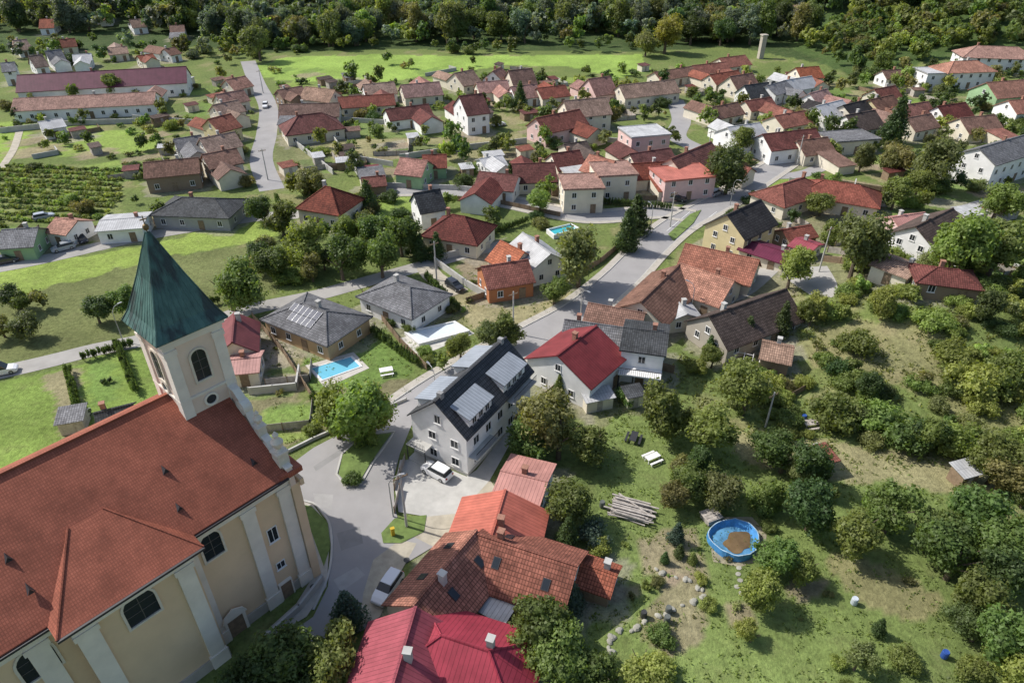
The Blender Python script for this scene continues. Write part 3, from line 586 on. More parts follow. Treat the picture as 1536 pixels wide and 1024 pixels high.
PAINT=[
([(-400,-70),(2000,-70),(2000,60),(1250,100),(1100,70),(950,78),(600,74),(380,80),(300,70),(-400,95)],DG,1),
([(1180,70),(1300,125),(1380,95),(1600,50),(1600,-60),(1250,-60)],(.07,.11,.035),1),
([(385,100),(430,86),(560,82),(680,84),(960,82),(975,105),(930,118),(850,100),(760,98),(690,108),(560,125),(430,122),(395,115)],(.25,.36,.08),.97),
([(70,205),(130,195),(240,198),(235,225),(90,235)],MEAD,.8),([(-60,185),(50,182),(40,215),(0,262),(-60,280)],MEAD,1),
([(-60,250),(190,245),(180,330),(60,332),(-60,345)],(.19,.22,.08),1),
([(-60,412),(200,372),(395,328),(415,355),(250,385),(100,425),(-60,465)],(.25,.33,.075),1),
([(-60,465),(100,425),(250,385),(400,362),(420,430),(210,505),(-60,560)],(.15,.17,.065),1),
([(-60,585),(100,548),(210,520),(280,600),(120,670),(-60,740)],(.18,.255,.06),1),
([(60,560),(110,550),(120,640),(100,660)],SOIL,.7),([(125,545),(165,540),(175,600),(135,610)],LAWN,.9),
([(395,470),(420,500),(460,600),(560,560),(620,570),(600,600),(430,670),(370,600),(380,520)],(.22,.195,.115),.85),
([(425,515),(440,500),(560,480),(625,548),(560,575),(470,592)],LAWN,.95),
([(660,430),(720,440),(760,460),(800,455),(860,440),(880,450),(770,520),(720,500)],DRYG,.9),
([(690,385),(730,372),(760,400),(720,440),(690,420)],SOIL,.8),
([(560,292),(620,290),(640,310),(590,330),(555,310)],MEAD,.8),
([(440,200),(520,210),(680,205),(780,200),(800,225),(700,245),(590,228),(500,262),(445,245)],DRYG,.75),
([(500,180),(620,182),(640,205),(500,205)],(.17,.23,.075),.8),
([(880,620),(1010,600),(1100,640),(1190,650),(1240,700),(1440,710),(1500,760),(1480,800),(1300,830),(1310,900),(1420,960),(1300,1040),(860,1040),(880,860),(900,780)],(.16,.21,.065),1),
([(1085,640),(1200,655),(1430,690),(1500,720),(1480,740),(1230,720),(1120,690)],DRYG,.8),
([(1230,830),(1320,850),(1370,860),(1420,900),(1380,930),(1280,900)],(.24,.215,.11),.8),
([(1000,850),(1060,880),(1050,960),(1000,1000),(960,930)],(.24,.2,.13),.8),
([(960,800),(1040,790),(1060,860),(1000,880),(960,850)],SOIL,.7),
([(1090,900),(1130,895),(1125,925),(1085,930)],SOIL,.7),([(1190,870),(1240,880),(1230,900),(1180,890)],SOIL,.7),([(900,870),(950,875),(940,900),(895,890)],SOIL,.6),
([(1210,490),(1330,480),(1420,500),(1440,560),(1400,590),(1300,570),(1220,545)],(.25,.215,.12),.6),
([(820,560),(900,590),(1010,560),(1010,610),(900,640),(830,620)],(.19,.18,.105),.7),
([(380,475),(420,520),(400,570),(350,560),(345,520)],YARD,.8),
([(1010,465),(1110,440),(1160,410),(1200,425),(1150,500),(1040,520)],(.26,.23,.16),.7),
([(1150,310),(1320,300),(1420,330),(1330,420),(1180,430),(1160,380)],(.21,.19,.12),.6),
([(760,395),(850,390),(860,440),(800,455),(750,440)],YARD,.6),
([(410,180),(480,185),(500,265),(420,290),(410,250)],(.17,.18,.085),.8),
([(1400,290),(1500,280),(1536,270),(1536,250),(1420,250)],(.19,.27,.085),.8)]
for poly,c,al in PAINT:
    k=pip(jx,jy,WP(poly));nf=(.82+.36*n1+.25*(n2-.5))[k][:,None];col[k]=col[k]*(1-al)+np.array(c)*nf*al
PLOTS=[];pr_=random.Random(12)
plotpoly=[WP([(0,170),(420,105),(1050,105),(1250,125),(1536,130),(1536,320),(1240,320),(1100,290),(900,300),(560,290),(400,300),(0,240)]),WP([(385,480),(420,500),(455,640),(430,660),(380,560)]),WP([(1080,300),(1536,330),(1536,420),(1180,440)]),WP([(0,345),(60,355),(380,300),(390,320),(0,400)])]
for _ in range(1500):
    if len(PLOTS)>=240:break
    k=pr_.choice((0,0,0,0,0,1,2,3));P=plotpoly[k];x=pr_.uniform(min(p[0] for p in P),max(p[0] for p in P));y=pr_.uniform(min(p[1] for p in P),max(p[1] for p in P))
    if not pip(np.array([x]),np.array([y]),P)[0]: continue
    nh=min(HOUSES,key=lambda h:(h[6].x-x)**2+(h[6].y-y)**2)
    if (nh[6].x-x)**2+(nh[6].y-y)**2>45**2: continue
    if not occ_free(x,y,1)[0]: continue
    PLOTS.append((x,y,pr_.uniform(3,8 if k==0 else 4),pr_.uniform(2,5 if k==0 else 2.5),nh[5],k))
for i,(x,y,a,b_,an,k_) in enumerate(PLOTS):
    k=np.where((np.abs(xs-x)<12)&(np.abs(ys-y)<12))[0];lx=(xs[k]-x)*math.cos(an)+(ys[k]-y)*math.sin(an);ly=-(xs[k]-x)*math.sin(an)+(ys[k]-y)*math.cos(an)
    q=(np.abs(lx)<a)&(np.abs(ly)<b_);c=np.array(pr_.choice([SOIL,LAWN,YARD,DRYG,MEAD,LAWN,SOIL,(.11,.16,.055)]));col[k[q]]=col[k[q]]*.3+c*.7*(.85+.3*n2[k[q]][:,None])
for e,L,w,ev,rd,ang,c,ro in HOUSES:
    k=np.abs(xs-c.x)+np.abs(ys-c.y)<25;lx=(xs[k]-c.x)*math.cos(ang)+(ys[k]-c.y)*math.sin(ang);ly=-(xs[k]-c.x)*math.sin(ang)+(ys[k]-c.y)*math.cos(ang)
    q=(np.abs(lx)<L/2+2.0+3*(n2[k]-.5))&(np.abs(ly)<w/2+2+3*(n3[k]-.5));idx=np.where(k)[0][q];col[idx]=col[idx]*.45+np.array((.3,.27,.22))*.55
nx_=len(X);ii,jj=np.meshgrid(np.arange(nx_-1),np.arange(len(Y)-1));i0=(jj*nx_+ii).ravel();F=np.stack([i0,i0+1,i0+nx_+1,i0+nx_],1)
m,nt,b=newmat('ground_cover');a=nt.nodes.new('ShaderNodeAttribute');a.attribute_name='tint';tc=nt.nodes.new('ShaderNodeTexCoord').outputs['Object']
f=rng(nt,noise(nt,1.3,8,tc,rough=.75),.3,.7,.55,1.45);c=scl(nt,a.outputs['Color'],f)
g=rng(nt,noise(nt,.35,6,tc,rough=.7),.5,.74,0,.35);nt.links.new(mixc(nt,g,c,(.19,.18,.085)),b.inputs['Base Color']);b.inputs['Roughness'].default_value=.95;b.inputs['Specular IOR Level'].default_value=.1;bump(nt,b,noise(nt,3,6,tc),.8,.22)
me=mesh_np('ground',np.stack([xs,ys,zs],1),F,m,col);me.polygons.foreach_set('use_smooth',np.ones(len(F),bool));o=link('ground',me);o['kind']='structure'
# ------------------------------------------------------------ walls & fences
def fence(px,h=1.5,kind='wood'):
    P=[p if isinstance(p,Vector) else S(*p) for p in px];b=MB();
    for a,c in zip(P[:-1],P[1:]):
        d=(c-a);L=d.length;d.normalize();nn=Vector((-d.y,d.x,0))*.04;n=max(1,int(L/2.5))
        for i in range(n+1):
            p=a+d*L*i/n;z=hgt(p.x,p.y);b.box(p.x-.06,p.y-.06,z-.1,p.x+.06,p.y+.06,z+h+.1,1)
        for i in range(n):
            p=a+d*L*i/n;q=a+d*L*(i+1)/n;z=hgt(p.x,p.y);z2=hgt(q.x,q.y)
            if kind=='wall': t_=nn*3.2
            else: t_=nn*.5
            b.add([p-t_+Vector((0,0,z)),q-t_+Vector((0,0,z2)),q+t_+Vector((0,0,z2)),p+t_+Vector((0,0,z)),p-t_+Vector((0,0,z+h)),q-t_+Vector((0,0,z2+h)),q+t_+Vector((0,0,z2+h)),p+t_+Vector((0,0,z+h))],[(3,2,1,0),(4,5,6,7),(0,1,5,4),(1,2,6,5),(2,3,7,6),(3,0,4,7)],0)
    mm={'wood':WOOD,'wall':CONC,'mesh':GREYW}[kind];o=b.obj('garden_wall' if kind=='wall' else 'fence',[mm,CONC if kind=='wall' else WOOD]);tag(o,'low grey garden wall along a plot' if kind=='wall' else 'plain wooden fence along a garden plot','wall' if kind=='wall' else 'fence','boundary walls' if kind=='wall' else 'garden fences')
for q in [([(652,395),(700,430),(735,450)],1.4,'wall'),([(655,392),(735,372)],1.4,'wall'),([(745,440),(700,455)],1.2,'wood'),([(380,478),(425,530),(470,600)],1.3,'wood'),([(545,445),(600,515),(640,555)],1.3,'wood'),([(440,215),(500,262)],1.5,'wall'),([(490,195),(545,275)],1.5,'wall'),([(440,215),(490,195)],1.5,'wall'),([(530,240),(590,250)],1.4,'wall'),([(600,240),(700,225),(790,215)],1.6,'wall'),([(0,200),(110,188),(230,185)],1.6,'wall'),([(200,180),(330,190)],1.6,'wall'),([(480,180),(600,188)],1.4,'wall'),
 ([(1010,470),(1060,520)],1.5,'wood'),([(600,735),(592,770)],1.1,'mesh'),([(608,690),(592,735)],1.1,'mesh'),([(770,640),(830,590)],1.6,'wood'),([(930,540),(1010,560)],1.5,'wood'),([(1180,600),(1215,580)],1.0,'wood'),([(400,960),(450,915),(485,870)],.9,'wall'),([(430,680),(470,660),(610,600)],.5,'wall'),([(300,340),(400,318)],1.2,'wood'),([(0,375),(90,360)],1.2,'wood'),([(110,350),(240,335)],1.2,'wood'),([(720,300),(840,325)],1.1,'wood'),([(870,300),(1000,300)],1.1,'wood'),([(1150,300),(1260,305),(1330,310)],1.3,'wall'),([(1100,215),(1240,225)],1.4,'wall'),([(820,205),(930,215)],1.4,'wall'),([(560,280),(690,285),(760,294)],1.2,'wall'),([(640,300),(720,302)],1.2,'wood'),([(840,430),(900,395),(930,370)],1.2,'wood')]: fence(*q)
for i,(x,y,a,b_,an,k_) in enumerate(PLOTS[:130]):
    if i%2:continue
    ca,sa=math.cos(an),math.sin(an);cr=[Vector((x+p*ca-q*sa,y+p*sa+q*ca,0)) for p,q in((-a,-b_),(a,-b_),(a,b_))]
    if all(occ_free(p.x,p.y,0)[0] for p in cr): fence(cr,1.3,random.choice(['wood','mesh','wall']))
# ------------------------------------------------------------ vegetation
def icoarr(sub):
    bm=bmesh.new();bmesh.ops.create_icosphere(bm,subdivisions=sub,radius=1);V=np.array([v.co[:] for v in bm.verts]);F=np.array([[v.index for v in f.verts] for f in bm.faces]);bm.free();return V,F
ICO1=icoarr(1)
def crown(seed,style,nl,nleaf,ls,ico=ICO1):
    r=np.random.default_rng(seed);C=[];R=[]
    asym=r.normal(size=3)*.16
    for i in range(nl):
        if style=='cone':
            z=.35+2.7*(i+.5)/nl;rr=(1-z/3.35)*.8+.04;a=i*2.4;C.append((rr*.45*math.cos(a),rr*.45*math.sin(a),z));R.append(rr*.75+.05)
        else:
            d=r.normal(size=3);d/=np.linalg.norm(d);q=r.random()**.4*r.uniform(.6,.9)
            lr=r.uniform(.17,.4)
            if style=='bush': C.append((d[0]*q+asym[0],d[1]*q+asym[1],.36+abs(d[2])*q*.5));R.append(lr)
            elif style=='tall': C.append((d[0]*q*.75,d[1]*q*.75,1.7+d[2]*q*1.5));R.append(lr)
            else: C.append((d[0]*q+asym[0],d[1]*q+asym[1],1.25+d[2]*q*.9+asym[2]*d[0]));R.append(lr)
    C=np.array(C);R=np.array(R);Vs=[];Fs=[];o=0
    for c,q in zip(C,R):
        V=ico[0]*q*.72*r.uniform(.65,1.15,(len(ico[0]),1))+c;Vs.append(V);Fs.append(ico[1]+o);o+=len(V)
    pk=R**2/np.sum(R**2);k=r.choice(nl,nleaf,p=pk);d=r.normal(size=(nleaf,3));d[:,2]+=.25;d/=np.linalg.norm(d,axis=1)[:,None]
    P=C[k]+d*(R[k]*r.uniform(.65,1.35,nleaf))[:,None]
    nn=d+r.normal(size=(nleaf,3))*.6;nn[:,2]+=.25;nn/=np.linalg.norm(nn,axis=1)[:,None]
    a=np.cross(nn,r.normal(size=(nleaf,3)));a/=np.linalg.norm(a,axis=1)[:,None];b_=np.cross(nn,a);s=(ls*r.uniform(.5,1.4,nleaf))[:,None]
    T=np.stack([P+a*s,P-a*s*.6+b_*s*.8,P-a*s*.6-b_*s*.8],1).reshape(-1,3)
    Vs.append(T);Fs.append(np.arange(nleaf*3).reshape(-1,3)+o)
    V=np.vstack(Vs);V[:,2]=np.maximum(V[:,2],.02);return V,np.vstack(Fs)
def trunkmesh(seed,top_=1.5):
    r=random.Random(seed);b=MB();b.tube((0,0,-.05),(.02,.02,.5),.1,.07);b.tube((.02,.02,.5),(0,.03,top_),.07,.025)
    for i in range(6):
        a=i*1.1+r.random();z=.5+i*.11;b.tube((.01,.02,z),(.6*math.cos(a),.6*math.sin(a),z+.65),.04,.012,5)
    o=b.obj('trunk',[BARK]);me=o.data;bpy.data.objects.remove(o);return me
VAR={'tree':[mesh_np('crown',*crown(10+i,'round',40,6500,.062),LEAF) for i in range(7)],
 'tall':[mesh_np('crown',*crown(30+i,'tall',44,6500,.068),LEAF) for i in range(3)],
 'cone':[mesh_np('crown',*crown(50+i,'cone',16,4500,.075),LEAF) for i in range(2)],
 'bush':[mesh_np('bush',*crown(70+i,'bush',24,3400,.062),LEAF) for i in range(6)]}
TR=[trunkmesh(i) for i in range(4)];TRC=trunkmesh(9,2.8)
LOW={'tree':[crown(110+i,'round',12,330,.14) for i in range(6)],'tall':[crown(130+i,'tall',12,330,.14) for i in range(3)],'cone':[crown(150,'cone',6,160,.16)],'bush':[crown(170+i,'bush',9,200,.13) for i in range(5)]}
FARV={'tree':[crown(210+i,'round',7,260,.17) for i in range(6)],'tall':[crown(230+i,'tall',7,260,.17) for i in range(3)],'bush':[crown(270+i,'bush',4,110,.18) for i in range(3)]}
TINT={'mid':(.13,.18,.05),'dark':(.08,.12,.04),'light':(.21,.265,.07),'olive':(.175,.185,.07),'yellow':(.3,.27,.06),'blue':(.09,.14,.105),'hazy':(.14,.18,.125)}  # hazy: distance haze painted into the leaf colour of far trees
PL=[]
def manual(u,v,rp,style='tree',tint='mid'):
    hc={'tree':1.3,'tall':1.7,'cone':1.5,'bush':.45}[style];r=3.0
    for _ in range(3):
        p=S(u,v,hc*r);d=p.y*CT+(CAMH-hc*r)*ST;r=rp*d/FP
    PL.append((p.x,p.y,r*1.02,style,TINT[tint]))
MT=[(500,612,36,'tall','light'),(555,600,36,'tall','light'),(528,618,50,'tree','light'),(545,655,22,'bush','light'),(840,640,50,'tree','olive'),(795,655,32,'tree','mid'),(880,655,36,'tree','mid'),(848,745,38,'tree','mid'),(852,798,20,'cone','dark'),(840,580,12,'cone','mid'),
(1000,615,38,'tree','mid'),(1062,640,40,'tree','light'),(1122,582,40,'tree','mid'),(1180,678,32,'tree','mid'),(1140,882,30,'tree','light'),(1210,848,26,'tree','light'),(1162,832,34,'tree','mid'),(1252,620,44,'bush','mid'),(1290,515,32,'bush','mid'),(1175,480,18,'cone','dark'),(1122,498,15,'cone','dark'),(1065,520,12,'cone','dark'),
(1290,368,42,'tree','olive'),(1190,398,30,'tree','light'),(1095,250,34,'tree','dark'),(1110,212,18,'tree','mid'),(955,320,22,'cone','dark'),(942,350,20,'cone','dark'),(870,385,40,'tree','olive'),(832,432,22,'tree','mid'),(765,490,26,'tree','mid'),(735,505,22,'tree','olive'),(690,517,18,'tree','light'),(665,540,16,'tree','mid'),
(340,428,34,'tree','mid'),(510,388,28,'tree','mid'),(570,382,30,'tree','mid'),(460,368,32,'tree','light'),(410,388,26,'tree','mid'),(550,292,18,'cone','dark'),(560,345,28,'tree','mid'),(600,352,28,'tree','mid'),(420,325,24,'tree','mid'),(460,268,24,'tree','olive'),(395,310,22,'tree','dark'),(810,300,18,'tree','light'),(765,265,10,'cone','dark'),(655,370,14,'cone','dark'),(630,372,14,'cone','dark'),
(1440,368,44,'tree','light'),(1500,372,42,'tree','mid'),(1400,245,34,'tree','olive'),(1345,185,20,'cone','dark'),(1500,300,28,'tree','light'),(780,145,14,'cone','dark'),(1000,48,24,'tree','yellow'),(970,60,18,'tree','olive'),(385,62,22,'tree','olive'),(172,122,18,'tree','mid'),(530,105,14,'tree','mid'),
(430,990,52,'tree','dark'),(370,1015,46,'tree','dark'),(520,912,30,'cone','blue'),(495,990,52,'tree','mid'),(805,935,46,'tree','mid'),(850,975,52,'tree','mid'),(856,892,22,'cone','blue'),(780,990,42,'tree','light'),(965,990,38,'tree','light'),(905,1005,36,'tree','mid'),(1130,948,18,'tree','light'),(560,1015,22,'tree','mid'),
(1440,530,34,'bush','light'),(1470,570,44,'bush','light'),(1510,560,44,'bush','mid'),(1400,480,30,'bush','light'),(1016,800,14,'cone','blue'),(1020,825,10,'cone','dark'),(998,835,9,'cone','dark'),(1040,835,8,'cone','mid'),
(1480,890,45,'tree','mid'),(1510,960,48,'tree','mid'),(1440,830,46,'tree','mid'),(1520,830,46,'tree','mid'),(1290,985,26,'tree','olive'),(1360,995,26,'bush','mid'),(1320,940,12,'cone','dark'),
(1400,790,40,'tree','mid'),(1290,790,42,'tree','mid'),(1220,762,36,'tree','dark'),(1340,765,38,'tree','mid'),(1460,765,42,'tree','mid'),(1150,738,28,'tree','mid'),(1090,728,28,'tree','olive'),(1040,718,30,'tree','mid'),(1010,738,24,'tree','olive'),(1370,650,44,'bush','mid'),(1430,660,42,'bush','light'),(1500,690,38,'tree','mid'),(1310,620,40,'bush','light'),
(470,640,16,'bush','mid'),(530,715,16,'bush','mid'),(885,800,26,'bush','blue'),(900,820,20,'bush','light'),(940,600,18,'bush','mid'),(640,540,12,'bush','mid'),(1310,345,16,'tree','olive'),(590,480,12,'bush','mid'),(1235,300,20,'tree','mid'),(1345,230,24,'tree','olive'),(640,250,10,'bush','dark'),(985,870,14,'bush','olive'),(1050,870,12,'bush','light'),(1060,905,14,'bush','light'),(1000,960,12,'bush','olive'),(1150,790,12,'bush','mid')]
for q in MT: manual(*q)
def scatter(poly,dens,r0,r1,styles,tints,pad=.3,seed=0,clear=True):
    W=WP(poly);r=np.random.default_rng(seed+77);x0=min(p[0] for p in W);x1=max(p[0] for p in W);y0=min(p[1] for p in W);y1=max(p[1] for p in W)
    n=int((x1-x0)*(y1-y0)*dens/100);x=r.uniform(x0,x1,n);y=r.uniform(y0,y1,n);k=pip(x,y,W);x=x[k];y=y[k]
    q=r.uniform(r0,r1,len(x));
    if clear and len(x):
        k=occ_free(x,y,pad);x=x[k];y=y[k];q=q[k]
    for a,c,s in zip(x,y,q): PL.append((a,c,s,styles[r.integers(len(styles))],TINT[tints[r.integers(len(tints))]]))
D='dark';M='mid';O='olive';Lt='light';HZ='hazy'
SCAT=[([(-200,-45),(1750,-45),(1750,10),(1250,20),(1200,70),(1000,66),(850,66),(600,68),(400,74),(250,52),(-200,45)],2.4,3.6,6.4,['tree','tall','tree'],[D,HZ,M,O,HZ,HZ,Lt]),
([(-200,50),(400,76),(370,100),(280,95),(20,98),(-200,130)],1.1,1.8,4,['tree','bush'],[D,M,O,HZ]),
([(390,74),(1000,68),(1010,84),(950,80),(700,82),(560,80),(420,84)],1.3,2,3.6,['tree','bush'],[D,M,O]),
([(1200,72),(1300,118),(1390,90),(1440,75),(1640,55),(1700,5),(1500,-10),(1300,0)],3.6,2.4,4.6,['tree','tree','bush'],[M,M,O,Lt]),
([(-100,170),(420,100),(520,110),(500,290),(420,320),(0,350),(-100,340)],1.0,.9,2.8,['tree','bush','bush'],[M,D,O,Lt]),
([(500,125),(1050,105),(1250,120),(1250,310),(1000,300),(560,300),(500,260)],2.2,.8,2.9,['tree','bush','tree'],[M,D,O,Lt]),
([(1240,110),(1640,90),(1640,330),(1240,320)],2.3,1.1,3.3,['tree','bush','tree'],[M,D,O,Lt]),
([(400,305),(560,295),(720,310),(860,335),(640,390),(540,420),(400,450),(380,350)],1.9,1.4,2.8,['tree','tree','bush'],[M,Lt,D,O]),
([(-80,485),(120,445),(400,392),(425,440),(380,455),(200,505),(-80,560)],1.4,1.8,2.6,['tree'],[M,D,M,O]),
([(-80,350),(0,352),(400,300),(395,320),(200,350),(-80,395)],.6,.7,1.7,['tree','bush'],[M,D]),
([(1200,410),(1536,395),(1640,450),(1640,700),(1240,680),(1080,570),(1020,560),(1150,520)],8.5,.9,2.5,['bush','bush','bush','tree'],[M,O,Lt,M,Lt,Lt,D]),
([(990,690),(1100,705),(1250,730),(1500,730),(1640,720),(1640,860),(1480,810),(1350,810),(1230,780),(1130,770),(1040,765),(990,730)],6,1.2,2.6,['tree','bush','bush'],[M,D,M,O,Lt]),
([(1440,800),(1640,800),(1640,1060),(1400,1060),(1450,950),(1470,880)],6,1.3,2.7,['tree','bush'],[M,D,M,Lt]),
([(860,560),(1000,570),(1180,560),(1240,650),(1000,670),(900,680),(830,600)],2.8,.7,1.9,['bush','bush','tree'],[M,O,Lt,D]),
([(900,940),(1100,960),(1300,1000),(1320,1060),(880,1060)],4,.6,1.5,['bush'],[M,Lt,O]),
([(940,780),(1300,830),(1440,880),(1400,990),(1050,980),(930,900)],2.2,.25,.8,['bush'],[M,Lt,O]),
([(330,960),(420,950),(560,975),(560,1060),(250,1060)],4,1,2,['bush','tree'],[D,D,M]),
([(640,440),(780,400),(880,400),(880,440),(740,520),(600,560),(600,500)],1.4,.6,1.6,['bush'],[M,O,Lt]),
([(380,470),(430,500),(470,600),(600,570),(620,590),(430,660),(360,560)],1.8,.3,.9,['bush'],[M,Lt,O]),
([(1080,290),(1330,300),(1536,340),(1536,430),(1180,440),(1100,390)],2.4,.9,2.5,['tree','bush'],[M,D,Lt]),
([(110,540),(205,525),(215,560),(130,640)],1.0,.8,1.6,['bush'],[M,D]),
([(380,88),(1200,70),(1240,110),(980,100),(700,112),(400,125)],.14,1.2,2.8,['tree','bush'],[M,O]),
([(0,178),(250,170),(420,250),(400,300),(190,310),(190,240),(60,240)],1.0,.8,2.4,['tree','bush'],[M,O,D])]
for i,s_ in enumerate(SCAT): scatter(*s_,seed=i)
keep=[WP([(430,520),(560,490),(610,545),(540,580),(465,598)]),WP([(1110,655),(1200,660),(1430,700),(1470,722),(1230,712),(1120,690)]),WP([(1225,500),(1330,490),(1400,520),(1390,570),(1300,560)]),WP([(1060,780),(1140,780),(1150,850),(1060,850)])]
PL2=[]
for i,p in enumerate(PL):
    if i>=len(MT) and any(pip(np.array([p[0]]),np.array([p[1]]),k)[0] for k in keep) and not(p[2]<1.3 and i%4==0): continue
    PL2.append(p)
PL=PL2
def vis(p):
    u,v=PX(p[0],p[1],hgt(p[0],p[1])+p[2]);d=p[1]*CT+62*ST
    return (p[2]/d) if -80<u<1616 and -80<v<1110 else -1
PL=[(p,vis(p)) for p in PL];PL.sort(key=lambda q:q[1],reverse=True)
cnt={'tree':0,'bush':0,'cone':0};rest=[];
NM={'tree':('tree','leafy green tree'),'tall':('tree','tall leafy tree'),'cone':('conifer_tree','dark pointed conifer'),'bush':('bush','rounded garden bush')}
TN={v:k for k,v in TINT.items()};TW={'mid':'green','dark':'dark green','light':'light green','olive':'olive green','yellow':'yellow autumn','blue':'blue-green','hazy':'haze-paled green'}
for (x,y,r,st,ti),vv in PL:
    key='tree' if st=='tall' else st
    if cnt[key]>=(285 if key!='bush' else 290) or vv<0: rest.append((x,y,r,st,ti));continue
    cnt[key]+=1;rot=random.uniform(0,6.28);j=random.uniform(.78,1.25);cc=(ti[0]*j*random.uniform(.85,1.2),ti[1]*j,ti[2]*j,1);sz=(r*random.uniform(.88,1.14),r*random.uniform(.88,1.14),r*random.uniform(.85,1.15))
    w_=TW[TN[ti]];where='on the slope' if hgt(x,y)>1 else 'among the village gardens'
    if st=='bush':
        o=link('bush',random.choice(VAR['bush']),None,(x,y,hgt(x,y)),rot);o.scale=sz;o.color=cc;tag(o,'%s rounded bush growing %s'%(w_,where),'bush','garden bushes')
    else:
        e=top(NM[st][0],x,y,rot,'%s %s standing %s'%(w_,'pointed conifer' if st=='cone' else 'broad-leaved tree',where),'tree','village trees');e.scale=sz
        o=link('crown',random.choice(VAR[st]),e);o.color=cc;link('trunk',TRC if st=='cone' else random.choice(TR),e)
def massobj(name,items,label,cat):
    Vs=[];Fs=[];Ts=[];o=0;r=np.random.default_rng(3)
    for x,y,q,st,ti in items:
        src=FARV if (y>300 and st in FARV) else LOW
        V,FF=src[st][r.integers(len(src[st]))];a=r.uniform(0,6.28);c,s=math.cos(a),math.sin(a);V2=np.stack([V[:,0]*c-V[:,1]*s,V[:,0]*s+V[:,1]*c,V[:,2]*r.uniform(.85,1.2)],1)*q+(x,y,hgt(x,y))
        Vs.append(V2);Fs.append(FF+o);o+=len(V);Ts.append(np.tile(np.array(ti)*r.uniform(.65,1.4)*np.array((r.uniform(.85,1.2),1,1)),(len(V),1)))
    if not Vs:return
    ob=link(name,mesh_np(name,np.vstack(Vs),np.vstack(Fs),LEAFS,np.vstack(Ts)));ob['kind']='stuff';tag(ob,label,cat);return ob
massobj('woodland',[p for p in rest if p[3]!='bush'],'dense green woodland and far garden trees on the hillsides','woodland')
massobj('shrubbery',[p for p in rest if p[3]=='bush'],'green shrubs filling gardens and slopes of the village','shrubs')
print('counts',cnt,len(rest))
def tufts(name,poly,dens,size,tint,label,seed):
    W=WP(poly);r=np.random.default_rng(seed);x0=min(p[0] for p in W);x1=max(p[0] for p in W);y0=min(p[1] for p in W);y1=max(p[1] for p in W);n=int((x1-x0)*(y1-y0)*dens)
    x=r.uniform(x0,x1,n);y=r.uniform(y0,y1,n);k=pip(x,y,W);x=x[k];y=y[k];k=occ_free(x,y,-.3);x=x[k];y=y[k]
    k=(np.sin(x*.9+seed)+np.sin(y*1.1)+np.sin((x+y)*.37)+r.normal(size=len(x))*.8)>.1;x=x[k];y=y[k];n=len(x)
    V=[];T=[]
    for q in range(4):
        ox=r.normal(size=n)*size*.7;oy=r.normal(size=n)*size*.7;a=r.uniform(0,6.28,n);h=size*r.uniform(.4,1.3,n);w=size*.45;bz=np.array([hgt(p,q2) for p,q2 in zip(x,y)])
        P0=np.stack([x+ox+np.cos(a)*w,y+oy+np.sin(a)*w,bz],1);P1=np.stack([x+ox-np.cos(a)*w,y+oy-np.sin(a)*w,bz],1);P2=np.stack([x+ox+r.normal(size=n)*size*.5,y+oy+r.normal(size=n)*size*.5,bz+h],1)
        V.append(np.stack([P0,P1,P2],1).reshape(-1,3));T.append(np.repeat(np.array(tint)*r.uniform(.6,1.35,(n,1)),3,0))
    V=np.vstack(V);o=link(name,mesh_np(name,V,np.arange(len(V)).reshape(-1,3),LEAFS,np.vstack(T)));o['kind']='stuff';tag(o,label,'weeds')
tufts('tall_grass',[(880,600),(1240,640),(1536,700),(1560,1060),(860,1060),(900,760)],1.8,.26,(.19,.245,.075),'rough tall grass and weeds across the garden',1)
tufts('dry_weeds',[(1000,540),(1190,430),(1560,420),(1600,700),(1240,690),(1000,640)],1.8,.4,(.22,.24,.1),'dry weeds on the scrubby slope',2)
tufts('garden_plants',[(350,440),(650,400),(880,440),(700,560),(430,670)],1.1,.25,(.17,.22,.075),'low vegetables and weeds in garden plots',3)
vp=WP([(-80,252),(185,246),(182,300),(150,332),(-80,345)]);r=np.random.default_rng(8)
xs0=[p[0] for p in vp];ys0=[p[1] for p in vp];its=[]
for yy in np.arange(min(ys0),max(ys0),3.2):
    xx=np.arange(min(xs0),max(xs0),1.0);y2=yy+(xx-xx[0])*-.12;k=pip(xx,y2,vp)
    for a,c in zip(xx[k],y2[k]): its.append((a,c+r.normal()*.25,r.uniform(.7,1.15),'bush',TINT['light' if r.random()<.7 else 'mid']))
massobj('vineyard',its,'rows of green grapevines on the vineyard','vineyard')
def hedge(px,w,h,tint='dark'):
    P=smoothpts([S(*p) for p in px],.8) if len(px)>2 else None
    if P is None:
        a,c=S(*px[0]),S(*px[1]);n=int((c-a).length/.7);P=[a.lerp(c,i/n) for i in range(n+1)]
    Vs=[];Fs=[];Ts=[];o=0;r=np.random.default_rng(int(px[0][0]))
    for p in P:
        V,FF=LOW['bush'][r.integers(4)];V2=V*(w*.62,w*.62,h/.95)+(p.x,p.y,hgt(p.x,p.y));Vs.append(V2);Fs.append(FF+o);o+=len(V);Ts.append(np.tile(np.array(TINT[tint])*r.uniform(.85,1.15),(len(V),1)))
    ob=link('hedge',mesh_np('hedge',np.vstack(Vs),np.vstack(Fs),LEAFS,np.vstack(Ts)));tag(ob,'clipped green hedge along a garden boundary','hedge','garden hedges')
for q in [((640,418),(688,468)),((612,385),(700,372)),((890,305),(1005,315)),((700,355),(760,345)),((105,560),(125,640)),((178,520),(205,590)),((250,470),(330,455)),((560,500),(625,548)),((415,300),(440,350)),((720,360),(790,335)),((130,540),(200,520)),((470,600),(520,640))]: hedge(q,1.1,1.8)
